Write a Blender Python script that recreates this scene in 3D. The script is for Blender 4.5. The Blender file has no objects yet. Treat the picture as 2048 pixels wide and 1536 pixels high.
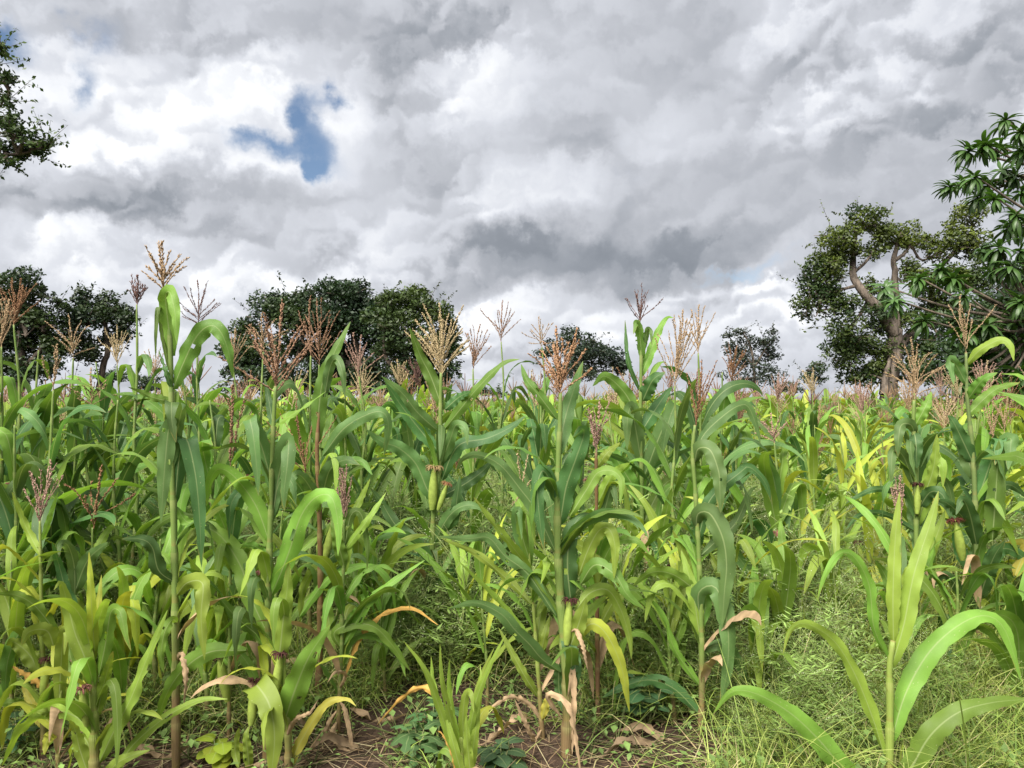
import bpy, math, random
import numpy as np
from mathutils import Vector, Matrix, Euler

R = math.radians
random.seed(7)
rng = np.random.default_rng(7)
scene = bpy.context.scene
C = scene.collection

# ------------------------------------------------------------------ camera
EYE = 1.30
FPX = 26.0 / 36.0 * 2048.0
PITCH = math.atan((800 - 768) / FPX)
cam = bpy.data.cameras.new('camera')
cam.lens = 26.0; cam.sensor_width = 36.0
cam.clip_start = 0.05; cam.clip_end = 6000
camo = bpy.data.objects.new('camera', cam); C.objects.link(camo)
camo.location = (0, 0, EYE)
camo.rotation_euler = (R(90) + PITCH, 0, 0)
scene.camera = camo
CP, SP = math.cos(PITCH), math.sin(PITCH)

def ray(px, py):
    a = (px - 1024) / FPX; b = (768 - py) / FPX
    return np.array([a, CP - b * SP, SP + b * CP])

def at(px, py, D):
    """photo pixel -> the world point on that sight line, D metres away along +Y"""
    d = ray(px, py)
    return np.array([0, 0, EYE]) + d * (D / d[1])

def mpp(D):          # metres per photo pixel at depth D
    return D / FPX

# ------------------------------------------------------------------ sky, sun, exposure
SUN_AZ, SUN_EL = R(-148), R(50)
world = bpy.data.worlds.new('World'); scene.world = world
world.use_nodes = True
wt = world.node_tree; wt.nodes.clear()
WN = wt.nodes.new
def wl(a, b): wt.links.new(a, b)
def wmath(op, a, b=None, c=None, clamp=False):
    n = WN('ShaderNodeMath'); n.operation = op; n.use_clamp = clamp
    for i, v in enumerate((a, b, c)):
        if v is None: continue
        if isinstance(v, (int, float)): n.inputs[i].default_value = v
        else: wl(v, n.inputs[i])
    return n.outputs[0]
def wvec(op, a, b=None):
    n = WN('ShaderNodeVectorMath'); n.operation = op
    for i, v in enumerate((a, b)):
        if v is None: continue
        if isinstance(v, (tuple, list)): n.inputs[i].default_value = v
        else: wl(v, n.inputs[i])
    return n
def wnoise(vec, scale, detail, rough, lac=2.0, dist=0.0):
    n = WN('ShaderNodeTexNoise'); n.noise_dimensions = '3D'
    wl(vec, n.inputs['Vector'])
    n.inputs['Scale'].default_value = scale; n.inputs['Detail'].default_value = detail
    n.inputs['Roughness'].default_value = rough; n.inputs['Lacunarity'].default_value = lac
    n.inputs['Distortion'].default_value = dist
    return n
def wsmooth(v, lo, hi, a=0.0, b=1.0):
    n = WN('ShaderNodeMapRange'); n.interpolation_type = 'SMOOTHSTEP'
    wl(v, n.inputs[0])
    n.inputs[1].default_value = lo; n.inputs[2].default_value = hi
    n.inputs[3].default_value = a; n.inputs[4].default_value = b
    return n.outputs[0]

tc = WN('ShaderNodeTexCoord')
dirv = wvec('NORMALIZE', tc.outputs['Generated']).outputs[0]
sep = WN('ShaderNodeSeparateXYZ'); wl(dirv, sep.inputs[0])
den = wmath('MAXIMUM', wmath('ADD', sep.outputs[1], 1.0), 0.02)
comb = WN('ShaderNodeCombineXYZ')                     # stereographic chart of the sky: no seam, even scale
wl(wmath('DIVIDE', wmath('MULTIPLY', sep.outputs[0], 2.0), den), comb.inputs[0])
wl(wmath('DIVIDE', wmath('MULTIPLY', sep.outputs[2], 2.0), den), comb.inputs[1])
p0 = comb.outputs[0]
def scaled(v, k):
    n = wvec('SCALE', v); n.inputs[3].default_value = k
    return n.outputs[0]
def noise2(v, scale, detail, rough):
    n = wnoise(v, scale, detail, rough); n.noise_dimensions = '2D'
    return n
sp = WN('ShaderNodeSeparateXYZ'); wl(p0, sp.inputs[0])
flat = wmath('SUBTRACT', 1.0, wmath('EXPONENT', wmath('MULTIPLY', wmath('MAXIMUM', sp.outputs[1], 0.0), -4.5)))   # cloud rows close up towards the horizon
st = WN('ShaderNodeCombineXYZ'); wl(sp.outputs[0], st.inputs[0]); wl(wmath('ADD', wmath('MULTIPLY', sp.outputs[1], 1.05), wmath('MULTIPLY', flat, 0.17)), st.inputs[1])
q = st.outputs[0]
warp = noise2(q, 3.0, 3, 0.5)
warpc = wvec('SUBTRACT', warp.outputs['Color'], (0.5, 0.5, 0.5)).outputs[0]
warp2 = noise2(p0, 15.0, 5, 0.60)
w2c = wvec('SUBTRACT', warp2.outputs['Color'], (0.5, 0.5, 0.5)).outputs[0]
dw = wvec('ADD', wvec('ADD', p0, scaled(warpc, 0.11)).outputs[0], scaled(w2c, 0.075)).outputs[0]
q3 = wvec('ADD', wvec('ADD', q, scaled(warpc, 0.15)).outputs[0], scaled(w2c, 0.075)).outputs[0]

def blob(px, py, rx, ry, amp, soft=0.10):
    """soft elliptical region of the sky centred on a direction: amp inside, 0 outside"""
    c = Vector(ray(px, py)).normalized()
    n = WN('ShaderNodeMapping'); n.vector_type = 'TEXTURE'
    n.inputs['Location'].default_value = (2 * c.x / (1 + c.y), 2 * c.z / (1 + c.y), 0)
    n.inputs['Scale'].default_value = (rx / FPX * 1.35, ry / FPX * 1.35, 1)
    wl(dw, n.inputs['Vector'])
    return wsmooth(wvec('LENGTH', n.outputs[0]).outputs['Value'], soft, 1.25, amp, 0.0)

def total(items, soft=0.10):
    s = None
    for it in items:
        t = blob(*it, soft)
        s = t if s is None else wmath('ADD', s, t)
    return s

big = noise2(q3, 3.2, 5, 0.50)
def heap(v, scale):
    """heaped cells: round tops with darker seams"""
    n = WN('ShaderNodeTexVoronoi'); n.voronoi_dimensions = '2D'; n.feature = 'SMOOTH_F1'; n.inputs['Scale'].default_value = scale; n.inputs['Smoothness'].default_value = 0.32
    n.inputs['Detail'].default_value = 0.0
    wl(v, n.inputs['Vector'])
    return n.outputs['Distance']
up = (-0.012, 0.030, 0.0)
h1 = wmath('SUBTRACT', heap(wvec('ADD', q3, up).outputs[0], 6.6), heap(q3, 6.6))
fine = wmath('SUBTRACT', warp2.outputs['Fac'], 0.5)
q4 = wvec('ADD', q3, scaled(w2c, 0.03)).outputs[0]
h2 = wmath('SUBTRACT', heap(wvec('ADD', q4, (-0.006, 0.013, 0)).outputs[0], 19.0), heap(q4, 19.0))
relief = wmath('ADD', wmath('ADD', wmath('MULTIPLY', h1, 0.52), wmath('MULTIPLY', h2, 0.34)), wmath('MULTIPLY', fine, 0.17))
relief = wmath('MULTIPLY', relief, wsmooth(big.outputs['Fac'], 0.38, 0.62, 0.45, 1.3))
shade = total([
    (1100, 520, 330, 60, -.20), (990, 470, 170, 60, -.09), (190, 420, 330, 70, -.15), (330, 400, 170, 40, -.06), (1730, 370, 330, 170, -.09), (1960, 110, 230, 170, -.10),
    (800, 150, 90, 80, -.17), (960, 50, 320, 70, -.09), (860, 300, 60, 110, -.12), (1430, 572, 100, 30, -.16), (1230, 430, 180, 80, -.06), (1110, 285, 70, 40, -.10), (1480, 100, 300, 120, -.04), (1330, 480, 130, 60, -.08),
    (655, 285, 60, 50, .20), (695, 215, 40, 50, .18), (350, 240, 280, 110, .13), (430, 350, 240, 30, .15), (1085, 390, 100, 60, .16), (720, 480, 200, 44, .10), (540, 205, 70, 45, .08),
    (1250, 230, 120, 70, .10), (560, 620, 460, 70, .09), (1290, 670, 460, 60, .09), (60, 490, 120, 30, .17), (1490, 556, 150, 14, .22), (970, 170, 90, 60, .14), (120, 190, 130, 40, .10)])
lum = wmath('ADD', wmath('ADD', wmath('ADD', 0.645, wmath('MULTIPLY', wmath('SUBTRACT', big.outputs['Fac'], 0.5), 0.42)), relief), wmath('MULTIPLY', shade, 1.15))
ramp = WN('ShaderNodeValToRGB'); wl(lum, ramp.inputs[0])
cr = ramp.color_ramp; cr.interpolation = 'LINEAR'
for i, (p, col) in enumerate([(0.0, (.165, .187, .218)), (0.28, (.272, .295, .332)), (0.5, (.445, .463, .505)), (0.72, (.63, .652, .705)), (1.0, (.93, .945, .97))]):
    e = cr.elements[i] if i < 2 else cr.elements.new(p)
    e.position = p; e.color = (*col, 1)
hole = total([(535, 312, 110, 38, 1.05), (604, 240, 38, 70, 1.05), (660, 188, 36, 26, 1.0), (588, 345, 32, 22, .9), (168, 178, 40, 52, .88),
              (190, 55, 60, 55, .80), (12, 75, 55, 55, 1.05), (1490, 522, 125, 18, .80), (1360, 592, 60, 12, .35)], -0.35)
hole = wmath('ADD', hole, wmath('ADD', wmath('MULTIPLY', fine, 0.62), wmath('MULTIPLY', wmath('SUBTRACT', big.outputs['Fac'], 0.5), -0.9)))
bluefac = wsmooth(hole, 0.22, 1.02)
sky = WN('ShaderNodeTexSky'); sky.sky_type = 'NISHITA'; sky.sun_disc = False
sky.sun_elevation = SUN_EL; sky.sun_rotation = SUN_AZ
sky.air_density = 1.0; sky.dust_density = 0.6; sky.ozone_density = 1.5
bg_sky = WN('ShaderNodeBackground'); bg_sky.inputs[1].default_value = 0.055
wl(sky.outputs[0], bg_sky.inputs[0])
bg_cl = WN('ShaderNodeBackground'); bg_cl.inputs[1].default_value = 0.52
wl(ramp.outputs[0], bg_cl.inputs[0])
mixs = WN('ShaderNodeMixShader'); wl(bluefac, mixs.inputs[0]); wl(bg_cl.outputs[0], mixs.inputs[1]); wl(bg_sky.outputs[0], mixs.inputs[2])
wo = WN('ShaderNodeOutputWorld'); wl(mixs.outputs[0], wo.inputs[0])
world.cycles.sampling_method = 'MANUAL'; world.cycles.sample_map_resolution = 512

sun = bpy.data.lights.new('sun', 'SUN'); sun.energy = 4.7; sun.angle = R(40); sun.color = (1.0, .955, .87)
suno = bpy.data.objects.new('sun', sun); C.objects.link(suno)
sd = Vector((math.sin(SUN_AZ) * math.cos(SUN_EL), math.cos(SUN_AZ) * math.cos(SUN_EL), math.sin(SUN_EL)))
suno.rotation_euler = sd.to_track_quat('Z', 'Y').to_euler()

vs = scene.view_settings
vs.view_transform = 'Standard'; vs.look = 'None'; vs.exposure = 1.18; vs.gamma = 1.0; vs.use_curve_mapping = False
cy = scene.cycles
cy.max_bounces = 8; cy.diffuse_bounces = 5; cy.glossy_bounces = 2; cy.transmission_bounces = 4; cy.transparent_max_bounces = 6
cy.use_denoising = True
cy.sample_clamp_indirect = 4.0

# ------------------------------------------------------------------ materials
def mat(name):
    m = bpy.data.materials.new(name); m.use_nodes = True
    m.node_tree.nodes.clear()
    return m, m.node_tree.nodes, m.node_tree.links

def nmath(N, L, op, a, b=None, clamp=False):
    n = N.new('ShaderNodeMath'); n.operation = op; n.use_clamp = clamp
    for i, v in enumerate((a, b)):
        if v is None: continue
        if isinstance(v, (int, float)): n.inputs[i].default_value = v
        else: L.new(v, n.inputs[i])
    return n.outputs[0]

def nmix(N, L, fac, a, b, blend='MIX'):
    n = N.new('ShaderNodeMix'); n.data_type = 'RGBA'; n.blend_type = blend
    for s, v in ((n.inputs[0], fac), (n.inputs[6], a), (n.inputs[7], b)):
        if isinstance(v, (int, float)): s.default_value = v
        elif isinstance(v, tuple): s.default_value = (*v, 1)
        else: L.new(v, s)
    return n.outputs[2]

def leafy_output(N, L, col, rough, spec, trans, tgain, normal=None):
    """thin leaf: reflects and lets light through"""
    p = N.new('ShaderNodeBsdfPrincipled')
    L.new(col, p.inputs['Base Color']); p.inputs['Roughness'].default_value = rough
    p.inputs['Specular IOR Level'].default_value = spec
    t = N.new('ShaderNodeBsdfTranslucent')
    L.new(nmix(N, L, 1.0, col, tgain, 'MULTIPLY'), t.inputs['Color'])
    if normal is not None:
        L.new(normal, p.inputs['Normal'])
    m = N.new('ShaderNodeMixShader'); m.inputs[0].default_value = trans
    L.new(p.outputs[0], m.inputs[1]); L.new(t.outputs[0], m.inputs[2])
    o = N.new('ShaderNodeOutputMaterial'); L.new(m.outputs[0], o.inputs[0])
    return p

def leaf_material(name, source):
    m, N, L = mat(name)
    if source == 'object':
        oi = N.new('ShaderNodeObjectInfo'); col = oi.outputs['Color']; rnd = oi.outputs['Random']
    else:
        a = N.new('ShaderNodeAttribute'); a.attribute_name = 'Col'; col = a.outputs['Color']; rnd = a.outputs['Alpha']
    uv = N.new('ShaderNodeUVMap'); uv.uv_map = 'UVMap'
    s = N.new('ShaderNodeSeparateXYZ'); L.new(uv.outputs[0], s.inputs[0])
    u, v = s.outputs[0], s.outputs[1]
    du = nmath(N, L, 'ABSOLUTE', nmath(N, L, 'SUBTRACT', u, 0.5))
    rib = N.new('ShaderNodeMapRange'); rib.interpolation_type = 'SMOOTHSTEP'
    L.new(du, rib.inputs[0]); rib.inputs[1].default_value = 0.012; rib.inputs[2].default_value = 0.050
    rib.inputs[3].default_value = 0.62; rib.inputs[4].default_value = 0.0
    ribv = nmath(N, L, 'MULTIPLY', rib.outputs[0], nmath(N, L, 'SUBTRACT', 1.0, nmath(N, L, 'MULTIPLY', v, 0.75)))
    # blotches
    geo = N.new('ShaderNodeNewGeometry')
    no = N.new('ShaderNodeTexNoise'); no.inputs['Scale'].default_value = 14; no.inputs['Detail'].default_value = 4
    L.new(geo.outputs['Position'], no.inputs['Vector'])
    # fine parallel veins
    wv = nmath(N, L, 'SINE', nmath(N, L, 'MULTIPLY', u, 150.0))
    fine = nmath(N, L, 'ADD', nmath(N, L, 'MULTIPLY', wv, 0.045), nmath(N, L, 'MULTIPLY', no.outputs['Fac'], 0.55))
    gain = nmath(N, L, 'ADD', 0.70, fine)
    cmb = N.new('ShaderNodeCombineColor'); [L.new(gain, cmb.inputs[i]) for i in range(3)]
    base = nmix(N, L, 1.0, col, cmb.outputs[0], 'MULTIPLY')
    # leaf to leaf and along-leaf hue drift
    hs = N.new('ShaderNodeHueSaturation')
    L.new(nmath(N, L, 'ADD', 0.478, nmath(N, L, 'MULTIPLY', rnd, 0.026)), hs.inputs['Hue'])
    L.new(nmath(N, L, 'ADD', 0.78, nmath(N, L, 'MULTIPLY', rnd, 0.44)), hs.inputs['Value'])
    hs.inputs['Saturation'].default_value = 0.99
    L.new(base, hs.inputs['Color'])
    base = hs.outputs[0]
    # yellowed margins and dry tips, in ragged patches
    no2 = N.new('ShaderNodeTexNoise'); no2.inputs['Scale'].default_value = 9; no2.inputs['Detail'].default_value = 5
    L.new(geo.outputs['Position'], no2.inputs['Vector'])
    tipv = nmath(N, L, 'ADD', nmath(N, L, 'ADD', nmath(N, L, 'MULTIPLY', v, 0.75), nmath(N, L, 'MULTIPLY', du, 0.42)), nmath(N, L, 'MULTIPLY', no2.outputs['Fac'], 0.5))
    tip = N.new('ShaderNodeMapRange'); L.new(tipv, tip.inputs[0])
    tip.inputs[1].default_value = 1.10; tip.inputs[2].default_value = 1.26; tip.inputs[3].default_value = 0; tip.inputs[4].default_value = 0.85
    base = nmix(N, L, tip.outputs[0], base, (.34, .27, .07))
    base = nmix(N, L, ribv, base, (.36, .42, .20))
    # pale insect scars
    mp = N.new('ShaderNodeMapping'); L.new(uv.outputs[0], mp.inputs['Vector']); mp.inputs['Scale'].default_value = (7, 34, 1)
    vo = N.new('ShaderNodeTexVoronoi'); vo.inputs['Scale'].default_value = 1.0; L.new(mp.outputs[0], vo.inputs['Vector'])
    if source == 'object':
        off = N.new('ShaderNodeCombineXYZ'); L.new(nmath(N, L, 'MULTIPLY', rnd, 40.0), off.inputs[1]); L.new(off.outputs[0], mp.inputs['Location'])
    sc = N.new('ShaderNodeMapRange'); L.new(vo.outputs['Distance'], sc.inputs[0])
    sc.inputs[1].default_value = 0.06; sc.inputs[2].default_value = 0.13; sc.inputs[3].default_value = 0.7; sc.inputs[4].default_value = 0
    gate = N.new('ShaderNodeSeparateColor'); L.new(vo.outputs['Color'], gate.inputs[0])
    g = nmath(N, L, 'GREATER_THAN', gate.outputs[0], 0.62)
    base = nmix(N, L, nmath(N, L, 'MULTIPLY', sc.outputs[0], g), base, (.42, .42, .24))
    bp = N.new('ShaderNodeBump'); bp.inputs['Strength'].default_value = 0.22; bp.inputs['Distance'].default_value = 0.004
    L.new(nmath(N, L, 'ADD', nmath(N, L, 'MULTIPLY', wv, 0.12), nmath(N, L, 'ADD', no.outputs['Fac'], nmath(N, L, 'MULTIPLY', rib.outputs[0], -0.6))), bp.inputs['Height'])
    leafy_output(N, L, base, 0.52, 0.30, 0.38, (1.35, 1.32, .65), bp.outputs[0])
    return m

M_LEAF = leaf_material('maize_leaf', 'object')
M_LEAF_FAR = leaf_material('maize_leaf_far', 'attr')

def stalk_material():
    m, N, L = mat('maize_stalk')
    oi = N.new('ShaderNodeObjectInfo')
    uv = N.new('ShaderNodeUVMap'); uv.uv_map = 'UVMap'
    s = N.new('ShaderNodeSeparateXYZ'); L.new(uv.outputs[0], s.inputs[0])
    geo = N.new('ShaderNodeNewGeometry')
    no = N.new('ShaderNodeTexNoise'); no.inputs['Scale'].default_value = 11; no.inputs['Detail'].default_value = 5
    L.new(geo.outputs['Position'], no.inputs['Vector'])
    base = nmix(N, L, nmath(N, L, 'MULTIPLY', no.outputs['Fac'], 0.55), oi.outputs['Color'], (.25, .27, .08))
    lowv = N.new('ShaderNodeMapRange'); L.new(nmath(N, L, 'ADD', s.outputs[1], nmath(N, L, 'MULTIPLY', no.outputs['Fac'], 0.35)), lowv.inputs[0])
    lowv.inputs[1].default_value = 0.25; lowv.inputs[2].default_value = 0.5; lowv.inputs[3].default_value = 0.85; lowv.inputs[4].default_value = 0
    base = nmix(N, L, lowv.outputs[0], base, (.20, .115, .065))
    at_ = N.new('ShaderNodeAttribute'); at_.attribute_name = 'Col'
    ring = N.new('ShaderNodeMapRange'); L.new(at_.outputs['Fac'], ring.inputs[0]); ring.inputs[1].default_value = .0; ring.inputs[2].default_value = .22; ring.inputs[3].default_value = .75; ring.inputs[4].default_value = 0
    base = nmix(N, L, ring.outputs[0], base, (.23, .17, .055))
    edge = N.new('ShaderNodeMapRange'); L.new(at_.outputs['Fac'], edge.inputs[0]); edge.inputs[1].default_value = .72; edge.inputs[2].default_value = .84; edge.inputs[3].default_value = 0; edge.inputs[4].default_value = .25
    base = nmix(N, L, edge.outputs[0], base, (.36, .36, .14))
    wv = nmath(N, L, 'SINE', nmath(N, L, 'MULTIPLY', s.outputs[0], 120.0))
    bp = N.new('ShaderNodeBump'); bp.inputs['Strength'].default_value = 0.3; bp.inputs['Distance'].default_value = 0.003; L.new(wv, bp.inputs['Height'])
    leafy_output(N, L, base, 0.5, 0.4, 0.12, (1.2, 1.2, .7), bp.outputs[0])
    return m
M_STALK = stalk_material()

def flat_material(name, source='object', rough=0.8, spec=0.2, trans=0.0, var=0.35, scale=40.0, tg=(1.3, 1.3, .7)):
    m, N, L = mat(name)
    if source == 'object':
        oi = N.new('ShaderNodeObjectInfo'); col = oi.outputs['Color']
    else:
        a = N.new('ShaderNodeAttribute'); a.attribute_name = 'Col'; col = a.outputs['Color']
    geo = N.new('ShaderNodeNewGeometry')
    no = N.new('ShaderNodeTexNoise'); no.inputs['Scale'].default_value = scale; no.inputs['Detail'].default_value = 3
    L.new(geo.outputs['Position'], no.inputs['Vector'])
    gain = nmath(N, L, 'ADD', 1.0 - var / 2, nmath(N, L, 'MULTIPLY', nmath(N, L, 'SUBTRACT', no.outputs['Fac'], 0.25), var * 2))
    cmb = N.new('ShaderNodeCombineColor'); [L.new(gain, cmb.inputs[i]) for i in range(3)]
    base = nmix(N, L, 1.0, col, cmb.outputs[0], 'MULTIPLY')
    leafy_output(N, L, base, rough, spec, trans, tg)
    return m
M_TASSEL = flat_material('tassel', var=0.9, scale=160, trans=0.15)
M_HUSK = flat_material('ear_husk', var=0.4, scale=60, rough=0.55, trans=0.1)
M_SILK = flat_material('corn_silk', var=0.8, scale=200)
M_DRY = flat_material('dry_leaf', var=0.7, scale=25, trans=0.2)
M_PLANT = flat_material('weed_plant', 'attr', var=0.3, scale=30, rough=0.6, trans=0.28, tg=(1.3, 1.4, .6))
M_TREELEAF = flat_material('tree_leaves', 'attr', var=0.3, scale=1.5, rough=0.5, spec=0.35, trans=0.18, tg=(1.3, 1.5, .5))
M_ROSETTE = flat_material('rosette_leaf', 'object', var=0.4, scale=5, rough=0.42, spec=0.45, trans=0.2, tg=(1.3, 1.5, .5))

def bark_material():
    m, N, L = mat('bark')
    oi = N.new('ShaderNodeObjectInfo')
    geo = N.new('ShaderNodeNewGeometry')
    mp = N.new('ShaderNodeMapping'); mp.inputs['Scale'].default_value = (6, 6, 1.3); L.new(geo.outputs['Position'], mp.inputs['Vector'])
    no = N.new('ShaderNodeTexNoise'); no.inputs['Scale'].default_value = 1.6; no.inputs['Detail'].default_value = 7; no.inputs['Roughness'].default_value = .65
    L.new(mp.outputs[0], no.inputs['Vector'])
    cr = N.new('ShaderNodeValToRGB'); L.new(no.outputs['Fac'], cr.inputs[0])
    cr.color_ramp.elements[0].position = .32; cr.color_ramp.elements[0].color = (.12, .10, .085, 1)
    cr.color_ramp.elements[1].position = .66; cr.color_ramp.elements[1].color = (1.5, 1.4, 1.3, 1)
    base = nmix(N, L, 1.0, oi.outputs['Color'], cr.outputs[0], 'MULTIPLY')
    p = N.new('ShaderNodeBsdfPrincipled'); L.new(base, p.inputs['Base Color']); p.inputs['Roughness'].default_value = .9
    bp = N.new('ShaderNodeBump'); bp.inputs['Strength'].default_value = .8; bp.inputs['Distance'].default_value = .08
    L.new(no.outputs['Fac'], bp.inputs['Height']); L.new(bp.outputs[0], p.inputs['Normal'])
    o = N.new('ShaderNodeOutputMaterial'); L.new(p.outputs[0], o.inputs[0])
    return m
M_BARK = bark_material()

def soil_material():
    m, N, L = mat('soil')
    geo = N.new('ShaderNodeNewGeometry')
    n1 = N.new('ShaderNodeTexNoise'); n1.inputs['Scale'].default_value = 1.3; n1.inputs['Detail'].default_value = 8; n1.inputs['Roughness'].default_value = .65
    n2 = N.new('ShaderNodeTexNoise'); n2.inputs['Scale'].default_value = 26; n2.inputs['Detail'].default_value = 8; n2.inputs['Roughness'].default_value = .7
    vo = N.new('ShaderNodeTexVoronoi'); vo.feature = 'DISTANCE_TO_EDGE'; vo.inputs['Scale'].default_value = 13
    for n in (n1, n2): L.new(geo.outputs['Position'], n.inputs['Vector'])
    wp = nmix(N, L, 0.06, geo.outputs['Position'], n2.outputs['Color'], 'ADD'); L.new(wp, vo.inputs['Vector'])
    cr = N.new('ShaderNodeValToRGB'); L.new(nmath(N, L, 'ADD', nmath(N, L, 'MULTIPLY', n1.outputs['Fac'], .5), nmath(N, L, 'MULTIPLY', n2.outputs['Fac'], .5)), cr.inputs[0])
    cr.color_ramp.elements[0].position = .33; cr.color_ramp.elements[0].color = (.030, .019, .013, 1)
    cr.color_ramp.elements[1].position = .68; cr.color_ramp.elements[1].color = (.125, .082, .058, 1)
    p = N.new('ShaderNodeBsdfPrincipled'); L.new(cr.outputs[0], p.inputs['Base Color']); p.inputs['Roughness'].default_value = .95; p.inputs['Specular IOR Level'].default_value = .15
    bp = N.new('ShaderNodeBump'); bp.inputs['Strength'].default_value = .9; bp.inputs['Distance'].default_value = .03
    crk = N.new('ShaderNodeMapRange'); L.new(vo.outputs['Distance'], crk.inputs[0]); crk.inputs[2].default_value = .05
    L.new(nmath(N, L, 'ADD', nmath(N, L, 'MULTIPLY', n2.outputs['Fac'], 1.2), nmath(N, L, 'MULTIPLY', crk.outputs[0], .35)), bp.inputs['Height']); L.new(bp.outputs[0], p.inputs['Normal'])
    o = N.new('ShaderNodeOutputMaterial'); L.new(p.outputs[0], o.inputs[0])
    return m
M_SOIL = soil_material()

# ------------------------------------------------------------------ mesh helpers
def mk(name, V, F, material, uv=None, col=None, smooth=True):
    """V (n,3); F: array (m,k) or list of such arrays; uv (n,2) and col (n,4) per vertex"""
    me = bpy.data.meshes.new(name)
    Fs = F if isinstance(F, list) else [F]
    Fs = [np.asarray(f, dtype=np.int32) for f in Fs if len(f)]
    V = np.asarray(V, dtype=np.float32)
    nl = sum(f.size for f in Fs); nf = sum(len(f) for f in Fs)
    me.vertices.add(len(V)); me.vertices.foreach_set('co', V.ravel())
    idx = np.concatenate([f.ravel() for f in Fs])
    tot = np.concatenate([np.full(len(f), f.shape[1], dtype=np.int32) for f in Fs])
    st = np.concatenate([[0], np.cumsum(tot)[:-1]]).astype(np.int32)
    me.loops.add(nl); me.loops.foreach_set('vertex_index', idx)
    me.polygons.add(nf); me.polygons.foreach_set('loop_start', st); me.polygons.foreach_set('loop_total', tot)
    if smooth: me.polygons.foreach_set('use_smooth', np.ones(nf, dtype=bool))
    if uv is not None:
        l = me.uv_layers.new(name='UVMap'); l.data.foreach_set('uv', np.asarray(uv, dtype=np.float32)[idx].ravel())
    if col is not None:
        a = me.color_attributes.new('Col', 'FLOAT_COLOR', 'POINT'); a.data.foreach_set('color', np.asarray(col, dtype=np.float32).ravel())
    me.materials.append(material)
    me.update(); me.validate()
    return me

def obj(name, me, parent=None, color=None, loc=None):
    o = bpy.data.objects.new(name, me); C.objects.link(o)
    if parent is not None: o.parent = parent
    if color is not None: o.color = (*color, 1)
    if loc is not None: o.location = loc
    return o

def tag(o, label, cat, group=None, kind=None):
    o['label'] = label
    if cat: o['category'] = cat
    if group: o['group'] = group
    if kind: o['kind'] = kind
    return o

def empty(name, loc=(0, 0, 0), rz=0):
    o = bpy.data.objects.new(name, None); C.objects.link(o)
    o.location = loc; o.rotation_euler = (0, 0, rz); o.empty_display_size = .05
    return o

def nrm(a):
    n = np.linalg.norm(a, axis=-1, keepdims=True); n[n == 0] = 1
    return a / n

def catmull(P, n):
    P = np.asarray(P, float)
    if len(P) == 2: return P[0] + (P[1] - P[0]) * np.linspace(0, 1, n)[:, None]
    seg = np.linalg.norm(np.diff(P, axis=0), axis=1); t = np.concatenate([[0], np.cumsum(seg)])
    Q = np.vstack([2 * P[0] - P[1], P, 2 * P[-1] - P[-2]])
    out = []
    for s in np.linspace(0, t[-1], n):
        i = min(np.searchsorted(t, s, side='right') - 1, len(P) - 2); i = max(i, 0)
        u = (s - t[i]) / max(seg[i], 1e-9)
        a, b, c, d = Q[i], Q[i + 1], Q[i + 2], Q[i + 3]
        out.append(.5 * ((2 * b) + (-a + c) * u + (2 * a - 5 * b + 4 * c - d) * u * u + (-a + 3 * b - 3 * c + d) * u ** 3))
    return np.array(out)

def tangents(P):
    T = np.empty_like(P); T[1:-1] = P[2:] - P[:-2]; T[0] = P[1] - P[0]; T[-1] = P[-1] - P[-2]
    return nrm(T)

def tube(P, rad, sides=8, cap=True):
    """tapering tube round a polyline -> V, F(list), uv"""
    P = np.asarray(P, float); n = len(P); T = tangents(P)
    ref = np.array([0, 1, 0.]) if abs(T[0][1]) < .9 else np.array([1., 0, 0])
    A = np.cross(T, ref); bad = np.linalg.norm(A, axis=1) < 1e-3; A[bad] = [1, 0, 0]; A = nrm(A); B = np.cross(T, A)
    th = np.linspace(0, 2 * math.pi, sides, endpoint=False)
    rad = np.broadcast_to(np.asarray(rad, float), (n,))
    V = P[:, None, :] + rad[:, None, None] * (np.cos(th)[None, :, None] * A[:, None, :] + np.sin(th)[None, :, None] * B[:, None, :])
    V = V.reshape(-1, 3)
    i = np.arange(n - 1)[:, None]; j = np.arange(sides)[None, :]; k = (j + 1) % sides
    F = np.stack([i * sides + j, i * sides + k, (i + 1) * sides + k, (i + 1) * sides + j], -1).reshape(-1, 4)
    uv = np.stack(np.broadcast_arrays(th[None, :] / (2 * math.pi), np.linspace(0, 1, n)[:, None]), -1).reshape(-1, 2)
    Fs = [F]
    if cap:
        V = np.vstack([V, P[-1:]]); uv = np.vstack([uv, [[.5, 1]]])
        b = (n - 1) * sides; Fs.append(np.stack([b + np.arange(sides), b + (np.arange(sides) + 1) % sides, np.full(sides, len(V) - 1)], -1))
    return V, Fs, uv

class Bag:
    """collects pieces of one mesh"""
    def __init__(s): s.V = []; s.F = []; s.U = []; s.K = []; s.n = 0
    def add(s, V, F, uv=None, col=None):
        Fs = F if isinstance(F, list) else [F]
        s.V.append(V); s.F += [np.asarray(f) + s.n for f in Fs]; s.n += len(V)
        s.U.append(uv if uv is not None else np.zeros((len(V), 2)))
        s.K.append(np.broadcast_to(np.asarray(col if col is not None else (1, 1, 1, 1), float), (len(V), 4)))
    def mesh(s, name, material, smooth=True, col=False):
        tri = [f for f in s.F if f.shape[1] == 3]; quad = [f for f in s.F if f.shape[1] == 4]
        Fs = ([np.vstack(quad)] if quad else []) + ([np.vstack(tri)] if tri else [])
        return mk(name, np.vstack(s.V), Fs, material, np.vstack(s.U), np.vstack(s.K) if col else None, smooth)

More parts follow.
